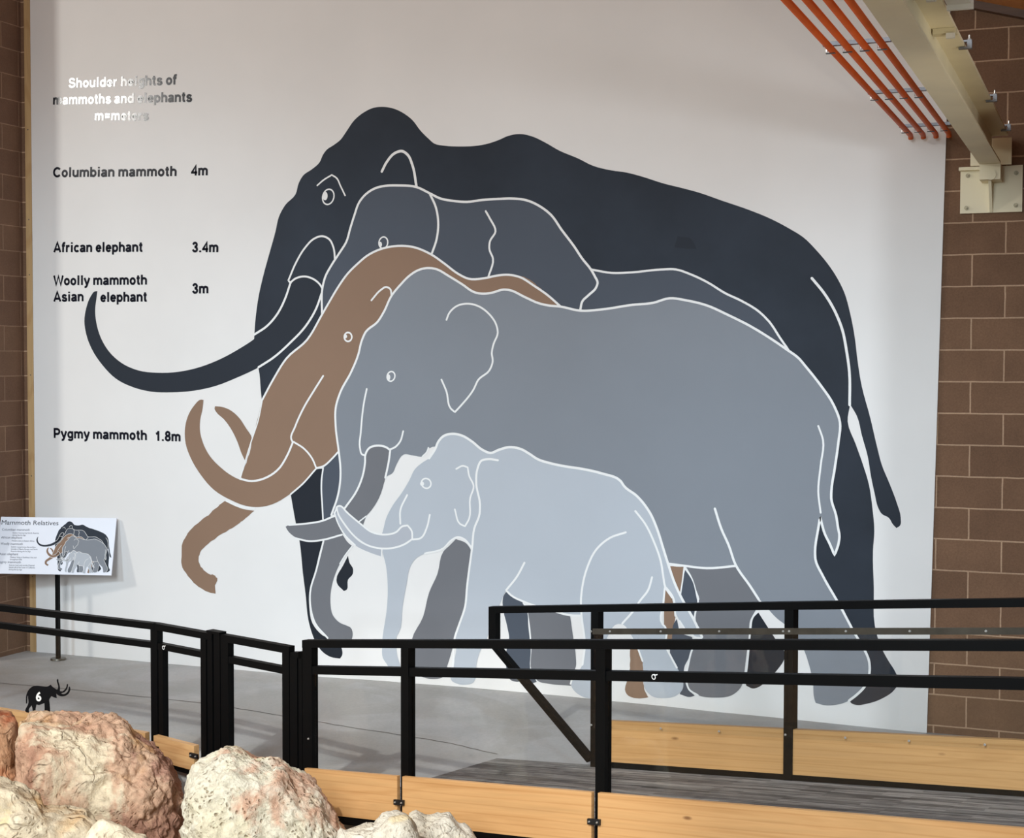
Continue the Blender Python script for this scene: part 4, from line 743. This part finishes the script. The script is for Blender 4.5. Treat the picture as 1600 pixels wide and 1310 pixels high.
# ================================================================ RAILINGS
def clip(run, t, z, off, parent):
    bm = run.bar(t-.034, t+.034, off, .012, z-.013, z+.013, .002)
    o = link('clip', bm, M['clip'], parent)
    for k in (-.022, .022):
        b2 = bmesh.new(); run.screw(b2, t+k, off-.006, z, .005); link('screw', b2, M['screw'], o)

# level railing on the left
lr = thing('guard_railing', LEFT.p(0), 'level black railing with pine kick boards at the left, behind the reddish boulder', 'railing', 'black guard railings')
link('top_rail', LEFT.bar(-6, -.005, 0, .045, .832, .87), M['black'], lr)
link('top_rail', GATE.bar(-.02, .514, 0, .045, .832, .87), M['black'], lr)
link('mid_rail', LEFT.bar(-6, -.02, 0, .04, .722, .758), M['black'], lr)
link('mid_rail', GATE.bar(.02, .43, 0, .04, .722, .758), M['black'], lr)
link('bottom_rail', LEFT.bar(-6, -.02, -.012, .05, .045, .082), M['black'], lr)
link('bottom_rail', GATE.bar(.03, .42, -.012, .05, .045, .082), M['black'], lr)
for t, z1, w in ((-4.2, .832, .05), (-2.2, .832, .05), (-.012, .832, .05)): link('post', LEFT.bar(t-w/2, t+w/2, 0, .05, 0, z1), M['black'], lr)
link('stile', GATE.bar(.028, .066, 0, .04, .02, .722), M['black'], lr)
link('post', GATE.bar(.418, .466, 0, .05, 0, .832), M['black'], lr)
link('post', GATE.bar(.468, .514, 0, .04, 0, .832), M['black'], lr)
link('hinge_post', GATE.bar(.531, .584, 0, .045, 0, .878), M['black'], lr)
link('cap', GATE.bar(.47, .584, 0, .05, .872, .886), M['black'], lr)
link('glass_pane', LEFT.bar(-2.17, -.04, .004, .008, .2, .73, 0), M['glass'], lr)
link('glass_pane', LEFT.bar(-4.17, -2.23, .004, .008, .2, .73, 0), M['glass'], lr)
link('glass_pane', GATE.bar(.062, .42, .004, .008, .2, .73, 0), M['glass'], lr)
link('kick_board', LEFT.bar(-6, -.05, -.042, .036, .083, .23), M['board_level'], lr)
link('kick_board', GATE.bar(.03, .40, -.042, .036, .083, .225), M['board_level'], lr)
clip(LEFT, -.045, .165, -.066, lr); clip(GATE, .045, .155, -.066, lr); clip(GATE, .405, .172, -.066, lr)

# gate
gt = thing('railing_gate', GATE.p(.87), 'narrow black railing gate between the double posts, behind the white rock', 'gate')
link('top_rail', GATE.bar(.589, 1.154, 0, .042, .836, .876), M['black'], gt)
link('mid_rail', GATE.bar(.64, 1.11, 0, .038, .722, .760), M['black'], gt)
link('bottom_rail', GATE.bar(.64, 1.11, -.01, .045, .03, .07), M['black'], gt)
link('stile', GATE.bar(.589, .652, 0, .042, .03, .836), M['black'], gt)
link('stile', GATE.bar(1.100, 1.154, 0, .042, .03, .836), M['black'], gt)
link('glass_pane', GATE.bar(.65, 1.106, .004, .008, .19, .724, 0), M['glass'], gt)
link('kick_board', GATE.bar(.628, 1.115, -.04, .034, .07, .215), M['board_level'], gt)

# railing along the pit side of the ramp
rr = thing('guard_railing', RAMP.p(.77), 'black ramp railing with golden pine kick boards on the pit side', 'railing', 'black guard railings')
TE = 4.4
link('top_rail', RAMP.bar(0, TE, 0, .045, .883, .923), M['black'], rr)
link('mid_rail', RAMP.bar(.06, TE, 0, .04, .742, .785), M['black'], rr)
link('bottom_rail', RAMP.bar(.03, TE, -.015, .05, -.03, .0125), M['black'], rr)
link('post', RAMP.bar(.028, .075, 0, .045, -.05, .883), M['black'], rr)
link('stile', RAMP.bar(.0, .026, 0, .04, -.02, .883), M['black'], rr)
link('post', RAMP.bar(-.098, -.04, 0, .045, -.06, .83), M['black'], rr)
link('stile', RAMP.bar(-.033, -.004, 0, .04, -.06, .862), M['black'], rr)
link('cap', RAMP.bar(-.098, -.002, 0, .04, .825, .858), M['black'], rr)
posts = (.765, 1.985, 3.205+.9)
for t in posts: link('post', RAMP.bar(t-.026, t+.026, 0, .05, -.09, .883), M['black'], rr)
spans = [(.076, posts[0]-.026), (posts[0]+.026, posts[1]-.026), (posts[1]+.026, posts[2]-.026), (posts[2]+.026, TE)]
for a, b in spans: link('glass_pane', RAMP.bar(a, b, .004, .008, .2, .745, 0), M['glass'], rr)
bs = [(.045, posts[0]-.030), (posts[0]+.006, posts[1]-.030), (posts[1]+.006, posts[2]-.030), (posts[2]+.006, TE)]
for a, b in bs: link('kick_board', RAMP.bar(a, b, -.0365, .021, .0135, .247, .003), M['board'], rr)
for t in posts[:2]: clip(RAMP, t-.01, .118, -.054, rr)
b2 = bmesh.new(); RAMP.screw(b2, .05, -.023, .40, .006); link('screw', b2, M['screw'], rr)

def chalk(run, t, z, off, parent):
    bm = bmesh.new(); c0 = run.p(t, off, z)
    ring(bm, (0, 0), .011, .012, .004, lambda p: c0 + run.d*p.x - run.n*.0006 + Vector((0, 0, p.y)), 0, .3, 18)
    ribbon(bm, smooth_path([(.004, .011), (.012, .010), (.019, .013)], False, 4), .004, lambda p: c0 + run.d*p.x - run.n*.0009 + Vector((0, 0, p.y)))
    o = link('chalk_mark', bm, M['number'], parent); o['label'] = 'small white chalk mark'
chalk(RAMP, 2.27, .764, -.020, rr)
chalk(GATE, .075, .738, -.020, lr)

# railing along the wall side of the ramp
wr = thing('guard_railing', REAR.p(.78), 'black ramp railing on the wall side, with slanted end brace and flat steel strip', 'railing', 'black guard railings')
TE2 = 3.6
link('top_rail', REAR.bar(-.026, TE2, 0, .045, .892, .932), M['black'], wr)
link('end_post', REAR.bar(-.026, .030, 0, .045, .685, .892), M['black'], wr)
bm = bmesh.new()
a0, a1 = REAR.p(.003, 0, .70), REAR.p(.735, 0, .045)
dd = (a1-a0).normalized(); nn = REAR.n; ww = dd.cross(nn).normalized()
hexa(bm, [a0-nn*.022-ww*.02, a1-nn*.022-ww*.02, a1+nn*.022-ww*.02, a0+nn*.022-ww*.02, a0-nn*.022+ww*.02, a1-nn*.022+ww*.02, a1+nn*.022+ww*.02, a0+nn*.022+ww*.02])
bmesh.ops.recalc_face_normals(bm, faces=bm.faces[:]); bevel(bm, .004)
link('brace', bm, M['black'], wr)
rposts = (.777, 2.028, 3.30)
for t in rposts: link('post', REAR.bar(t-.026, t+.026, 0, .05, .008, .892), M['black'], wr)
link('bottom_rail', REAR.bar(.80, TE2, 0, .045, .0086, .044), M['black'], wr)
rsp = [(rposts[0]+.028, rposts[1]-.026), (rposts[1]+.026, rposts[2]-.026), (rposts[2]+.026, TE2)]
for a, b in rsp: link('kick_board', REAR.bar(a, b, 0, .036, .044, .2765, .003), M['board_shade'], wr)
link('glass_pane', REAR.bar(rposts[0]+.002, rposts[1]-.002, -.033, .008, .236, .80, 0), M['glass'], wr)
link('glass_pane', REAR.bar(rposts[1]+.002, TE2, -.033, .008, .236, .80, 0), M['glass'], wr)
o = link('retaining_strip', REAR.bar(rposts[0]+.0, TE2, -.040, .005, .768, .801, .001), M['flat_steel'], wr); o['label'] = 'flat dull steel strip'
for t in (.767, .90, 1.245, 1.62, 2.005, 2.04, 2.36, 2.70, 3.08):
    b2 = bmesh.new(); REAR.screw(b2, t, -.0425, .785, .0065); link('screw', b2, M['screw'], wr)
for t in (.767, .90, 1.245, 1.62, 2.02, 2.36, 2.70, 3.08):
    b2 = bmesh.new(); REAR.screw(b2, t, -.037, .252, .0065); link('screw', b2, M['screw'], wr)

# ================================================================ SIGN
SA, ST, SW, SH = .28, .278, .962, .46
sR = Vector((math.cos(SA), math.sin(SA), 0)); sB = Vector((-math.sin(SA), math.cos(SA), 0)); sU = Vector((0, 0, math.cos(ST))) + sB*math.sin(ST)
sN = sR.cross(sU).normalized()
sC = Vector((.466, -.213, .916)) + Vector((8.356-.466, -10.083+.213, 2.395-.916)).normalized()*.025
def sp(u, v, lift=0): return sC + sR*(u-.5)*SW + sU*(v-.5)*SH + sN*lift
sg = thing('information_sign', (sC.x-.005, sC.y+.02, 0), 'white Mammoth Relatives information sign on a black stand by the left corner', 'sign')
bm = bmesh.new()
hexa(bm, [sp(0, 0, -.012), sp(1, 0, -.012), sp(1, 1, -.012), sp(0, 1, -.012), sp(0, 0), sp(1, 0), sp(1, 1), sp(0, 1)])
bmesh.ops.recalc_face_normals(bm, faces=bm.faces[:]); bevel(bm, .0015)
pan = link('panel', bm, M['sign'], sg)
bx, by = sC.x-.005, sC.y+.025
bm = bmesh.new(); hexa(bm, [(bx-.014, by-.014, .008), (bx+.014, by-.014, .008), (bx+.014, by+.014, .008), (bx-.014, by+.014, .008), (bx-.014, by-.014, .90), (bx+.014, by-.014, .90), (bx+.014, by+.014, .90), (bx-.014, by+.014, .90)]); bevel(bm, .002)
link('post', bm, M['black'], sg)
bm = bmesh.new(); cyl(bm, (bx, by, -.001), (bx, by, .012), .062, 28, True, .058); link('base', bm, M['flat_steel'], sg)
bm = bmesh.new()
def spic(p):
    return (.326 + (p.x-.575)/(6.98-.575)*(.978-.326), .035 + (p.y-.05)/(4.19-.05)*(.915-.035))
mats = [M[k] for k in ('columbian', 'african', 'woolly', 'asian', 'pygmy')] + [M['line']]
for i, k in enumerate(('columbian', 'african', 'woolly', 'asian', 'pygmy')):
    d = MURAL[k]; lf = .0006 + .0005*i
    pl = lambda p, l=lf: sp(*spic(p), l)
    for poly in d['body'] + d['tusk']: fill(bm, smooth_path(poly, True, 2), pl, i)
    for w, pts in d['lines']: ribbon(bm, smooth_path(pts, False, 2), .026, lambda p, l=lf+.0003: sp(*spic(p), l), 5)
for f in bm.faces:
    f.normal_update()
    if f.normal.dot(sN) < 0: f.normal_flip()
link('picture', bm, mats, pan)
def sign_text(name, items, mat, bold):
    bm = bmesh.new()
    for body, u0, u1, v, cap in items:
        text_on(bm, body, u0*SW, u1*SW, v*SH, v*SH, cap*SH, lambda p: sp(p.x/SW, p.y/SH, .001), bold)
    for f in bm.faces:
        f.normal_update()
        if f.normal.dot(sN) < 0: f.normal_flip()
    link(name, bm, mat, pan)
sign_text('title', [('Mammoth Relatives', .012, .505, .862, .078)], M['sign_ink'], .0)
sign_text('heading', [('Columbian mammoth', .022, .262, .755, .04), ('African elephant', .022, .205, .615, .04), ('Woolly mammoth', .022, .215, .505, .04),
                      ('Asian elephant', .022, .185, .325, .04), ('Pygmy mammoth', .022, .215, .185, .04)], M['sign_grey'], .0)
sign_text('body_text', [('Extinct; lived across North America', .118, .345, .705, .026), ('during the Ice Age', .118, .232, .665, .026),
                        ('Modern; lives in Eastern Africa', .118, .312, .565, .026),
                        ('Extinct; roamed across the northern', .118, .33, .458, .026), ('latitudes of Siberia, Europe, and North', .118, .347, .42, .026), ('America during the Ice Age', .118, .29, .382, .026),
                        ('Modern; living in Southeast Asia and', .118, .345, .278, .026), ('throughout India', .118, .222, .24, .026),
                        ('Extinct; lived only on the Channel', .118, .335, .138, .026), ('Islands off of the coast of California', .118, .342, .10, .026), ('during the Ice Age', .118, .232, .062, .026)], M['sign_grey'], .0)

# ================================================================ STEEL BEAM
bx0, bx1, bz = 7.52, 7.648, 3.63
bmn = thing('steel_beam', (7.584, -.2, 3.63), 'long cream painted steel roof beam running out from the brick wall', 'beam')
YF, YN = -.19, -7.5
bm = box(bx0, bx1, YN, YF, bz, bz+.012); bevel(bm, .002); link('bottom_flange', bm, M['cream'], bmn)
bm = box(7.578, 7.594, YN, YF, bz+.012, bz+.17); link('web', bm, M['cream'], bmn)
bm = box(7.478, 7.69, YN, YF, bz+.17, bz+.186); bevel(bm, .002); link('top_flange', bm, M['cream'], bmn)
bm = box(7.458, 7.705, YF+.1, YF+.116, bz+.004, bz+.17); bevel(bm, .002); link('end_plate', bm, M['cream'], bmn)

br = thing('beam_bracket', (7.58, 0, 3.49), 'cream bolted bracket plate on the brick wall under the steel beam end', 'bracket')
bm = box(7.391, 7.767, -.004, .02, 3.345, 3.637); bevel(bm, .003); link('wall_plate', bm, M['cream'], br)
bm = box(7.385, 7.53, -.06, -.004, 3.612, 3.632); bevel(bm, .003); link('seat_ledge', bm, M['cream'], br)
bm = bmesh.new()
hexa(bm, [(7.572, -.012, 3.347), (7.590, -.012, 3.347), (7.590, -.004, 3.347), (7.572, -.004, 3.347), (7.572, -.15, 3.535), (7.590, -.15, 3.535), (7.590, -.004, 3.535), (7.572, -.004, 3.535)])
bevel(bm, .002); link('gusset', bm, M['cream'], br)
bm = box(7.523, 7.648, -.20, -.004, 3.533, 3.628); bevel(bm, .004); pb = link('pin_block', bm, M['cream'], br)
bm = bmesh.new(); cyl(bm, (7.592, -.2, 3.560), (7.592, -.208, 3.560), .031, 28); bevel(bm, .002); link('pin', bm, M['cream'], pb)
for x, z in ((7.437, 3.583), (7.729, 3.588), (7.43, 3.378), (7.729, 3.385)):
    bm = bmesh.new(); cyl(bm, (x, -.004, z), (x, -.012, z), .014, 20); cyl(bm, (x, -.012, z), (x, -.024, z), .010, 6); cyl(bm, (x, -.024, z), (x, -.034, z), .0055, 12)
    link('bolt', bm, M['bolt'], br)

# beam fittings
def beam_clamp(y, lab):
    t = thing('beam_clamp', (7.69, y, 3.816), lab, 'clamp', 'silver clamps on the beam flange')
    bm = bmesh.new(); box(7.665, 7.722, y-.014, y+.014, 3.789, 3.797, bm); box(7.702, 7.722, y-.014, y+.014, 3.797, 3.819, bm); box(7.67, 7.722, y-.014, y+.014, 3.819, 3.827, bm); link('jaw', bm, M['galv'], t)
    bm = bmesh.new(); cyl(bm, (7.71, y, 3.827), (7.71, y, 3.85), .004, 10); cyl(bm, (7.71, y, 3.827), (7.71, y, 3.834), .008, 6); link('bolt', bm, M['screw'], t)
beam_clamp(-3.02, 'silver beam clamp on the cream beam, nearest the white box')
beam_clamp(-1.55, 'silver beam clamp on the cream beam, middle of three')
beam_clamp(-.45, 'silver beam clamp on the cream beam, closest to the wall bracket')
def cream_clip(y, lab):
    t = thing('conduit_clip', (7.66, y, 3.80), lab, 'clip', 'cream conduit clips on the beam')
    bm = bmesh.new(); box(7.60, 7.695, y-.03, y+.03, 3.776, 3.799, bm); bevel(bm, .008); link('jaw', bm, M['cream_light'], t)
    bm = box(7.655, 7.69, y-.035, y-.01, 3.755, 3.776); bevel(bm, .003); link('bolt', bm, M['box'], t)
cream_clip(-4.12, 'cream clip under the beam flange at the top edge of the picture')
cream_clip(-3.42, 'cream clip under the beam flange beside the white box')
jb = thing('junction_box', (7.75, -3.95, 3.80), 'small white box mounted behind the cream beam, top right', 'box')
bm = box(7.70, 7.79, -4.3, -3.85, 3.80, 3.90); bevel(bm, .006); link('body', bm, M['box'], jb)
bm = box(7.70, 7.80, -3.86, -3.84, 3.78, 3.83); bevel(bm, .003); link('lip', bm, M['box'], jb)

# ================================================================ ORANGE PIPES
PX = (7.09, 7.168, 7.246, 7.325)
plab = ['leftmost of the four orange pipes running beside the cream beam', 'second orange pipe from the left beside the cream beam',
        'third orange pipe from the left beside the cream beam', 'rightmost of the four orange pipes, next to the cream beam']
for x, lb in zip(PX, plab):
    bm = bmesh.new()
    tube(bm, [(x, -7.5, 3.845), (x, -.13, 3.845), (x, -.105, 3.843), (x, -.09, 3.836), (x, -.082, 3.825)], .0165)
    tag(link('pipe', bm, M['pipe'], None, True), lb, 'pipe', 'orange pipes beside the beam')
for y, lb in ((-.33, 'silver strut across the orange pipes near their ends'), (-1.6, 'silver strut across the orange pipes, middle of three'), (-2.95, 'silver strut across the orange pipes, nearest the top of the picture')):
    t = thing('pipe_strut', (7.2, y, 3.875), lb, 'strut', 'silver struts carrying the orange pipes')
    bm = box(7.05, 7.36, y-.014, y+.014, 3.8615, 3.88); bevel(bm, .003); link('channel', bm, M['galv'], t)
    for x in PX:
        bm = bmesh.new(); cyl(bm, (x-.022, y, 3.835), (x-.022, y, 3.892), .0045, 10); cyl(bm, (x-.022, y, 3.88), (x-.022, y, 3.887), .009, 6)
        link('bolt', bm, M['screw'], t)
        bm = box(x-.026, x+.017, y-.009, y+.009, 3.8262, 3.829); link('strap', bm, M['clip'], t)

# ================================================================ ROCKS
def make_rock(key, mat, seed, sub=6, amp=.035, fine=.012, boxy=.75, crack=.01, facet=.03, pits=.0):
    cx, cy, ang, hd, out = ROCKS[key]
    w = Vector((math.cos(ang), math.sin(ang), 0)); u = Vector((w.y, -w.x, 0))
    poly = smooth_path(out, True, 4, 50)
    zs = [p.y for p in poly]; uc = (max(p.x for p in poly)+min(p.x for p in poly))/2
    zc = max(-.1, (max(zs)*.45 + min(zs)*.55)); ctr = Vector((uc, zc))
    N = 360; rad = [0.0]*N
    segs = [(poly[i]-ctr, poly[(i+1) % len(poly)]-ctr) for i in range(len(poly))]
    for k in range(N):
        a = 2*math.pi*k/N; d = Vector((math.cos(a), math.sin(a))); best = 0
        for p, q in segs:
            e = q-p; den = d.x*(-e.y)+e.x*d.y
            if abs(den) < 1e-9: continue
            t = (p.x*(-e.y)+e.x*p.y)/den; s_ = (d.x*p.y-d.y*p.x)/den
            if t > best and -1e-6 <= s_ <= 1+1e-6: best = t
        rad[k] = best
    bm = bmesh.new(); bmesh.ops.create_icosphere(bm, subdivisions=sub, radius=1)
    off = Vector((seed*7.3, seed*3.1, seed*1.7))
    for v in bm.verts:
        n_ = v.co.normalized(); du, dw, dz = n_.x, n_.y, n_.z
        rho = math.hypot(du, dz); a = (math.atan2(dz, du)/(2*math.pi)) % 1*N
        i = int(a) % N; fr = a-int(a); rr_ = rad[i]*(1-fr)+rad[(i+1) % N]*fr
        k = rho**boxy; c_, s_ = (du/rho, dz/rho) if rho > 1e-6 else (0, 0)
        dep = math.copysign(abs(dw)**boxy, dw)*hd
        p = Vector((uc + c_*rr_*k, dep, zc + s_*rr_*k))
        big = noise.fractal(p*2.6+off, 1.0, 2.1, 5, noise_basis='PERLIN_ORIGINAL')
        rid = noise.ridged_multi_fractal(p*5+off, 1.0, 2.1, 5, 1.0, 2.0, noise_basis='PERLIN_ORIGINAL')
        sm = noise.fractal(p*15+off, .8, 2.2, 5, noise_basis='PERLIN_ORIGINAL')
        wv = Vector((noise.noise(p*5+off), noise.noise(p*5+off+Vector((9, 0, 0))), noise.noise(p*5+off+Vector((0, 9, 0)))))*.12
        dist, _p = noise.voronoi((p+wv)*3.1+off, distance_metric='DISTANCE', exponent=2.5)
        crk = min(1.0, (dist[1]-dist[0])*7)          # facets split by cracks
        d2, _p = noise.voronoi((p+wv*.5)*17+off, distance_metric='DISTANCE', exponent=2.5)
        hole = max(0.0, .34-d2[0])*3
        v.co = p + Vector((du, dw, dz))*(big*amp - .25*amp + (rid-1.0)*fine + sm*fine*.9 - (1-crk)*crack + (dist[0]-.4)*facet - hole*pits)
    for v in bm.verts:
        q_ = v.co; wpos = Vector((cx, cy, 0)) + u*q_.x + w*q_.y + Vector((0, 0, q_.z)); v.co = wpos
    bmesh.ops.recalc_face_normals(bm, faces=bm.faces[:])
    mz = min(v.co.z for v in bm.verts)
    for v in bm.verts:
        if v.co.z < -.2: v.co.z = -.2 + (v.co.z+.2)*(.305/(-.2-mz)) if mz < -.2 else v.co.z
    # put the object's origin at its foot
    o = link('rock', bm, mat, None, True)
    base = Vector((cx, cy, -.5))
    o.data.transform(Matrix.Translation(-base)); o.location = base
    return o
G_ = 'rocks in the pit in front of the railing'
o = make_rock('main', M['rock_red'], 1, 7, .045, .02, .66, .022, .05, .006); o.name = 'boulder'; tag(o, 'large reddish brown boulder at the left with pale patches', 'boulder', G_)
o = make_rock('block', M['rock_block'], 2, 6, .03, .014, .6, .02, .05); o.name = 'boulder'; tag(o, 'orange brown boulder cut off by the left edge of the picture', 'boulder', G_)
o = make_rock('pale', M['rock_pale'], 3, 6, .035, .018, .66, .018, .06); o.name = 'rock'; tag(o, 'pale buff rock at the bottom left, in front of the boulders', 'rock', G_)
o = make_rock('chunk', M['rock_pale'], 4, 6, .02, .012, .66, .01, .05); o.name = 'rock'; tag(o, 'small pale chunk at the bottom edge below the reddish boulder', 'rock', G_)
o = make_rock('white', M['rock_white'], 5, 7, .03, .02, .72, .008, .035, .02); o.name = 'boulder'; tag(o, 'creamy white pitted boulder with a pinkish top, before the gate', 'boulder', G_)
o = make_rock('rubble', M['rock_rubble'], 6, 6, .03, .018, .66, .015, .06, .006); o.name = 'rock'; tag(o, 'white lumpy rock right beside the creamy white boulder', 'rock', G_)
o = make_rock('rubble2', M['rock_rubble'], 7, 6, .03, .018, .66, .015, .06, .006); o.name = 'rock'; tag(o, 'white crumbly rock farthest right along the bottom edge', 'rock', G_)

# ================================================================ NUMBER CUTOUT
cu = thing('mammoth_cutout', (2.72, -3.22, .40), 'small black mammoth cutout with a white number 6 standing on the reddish boulder', 'sign')
ca = R(14); cR = Vector((math.cos(ca), math.sin(ca), 0)); cN = Vector((math.sin(ca), -math.cos(ca), 0))
cO = Vector((2.737, -3.22, .404))
CS = 1.0
loop = smooth_path(CUTOUT, True, 3, 50)
bm = bmesh.new()
fill(bm, loop, lambda p: cO + cR*p.x*CS + Vector((0, 0, p.y*CS)))
ret = bmesh.ops.extrude_face_region(bm, geom=bm.faces[:])
for v in [g_ for g_ in ret['geom'] if isinstance(g_, bmesh.types.BMVert)]: v.co += cN*.005
bmesh.ops.recalc_face_normals(bm, faces=bm.faces[:])
bd = link('silhouette', bm, M['plate'], cu)
bm = bmesh.new()
text_on(bm, '6', -.0085, .0235, .0805, .0805, .0525, lambda p: cO + cR*p.x + cN*.0062 + Vector((0, 0, p.y)), .03)
for f in bm.faces:
    f.normal_update()
    if f.normal.dot(cN) < 0: f.normal_flip()
link('number', bm, M['number'], bd)
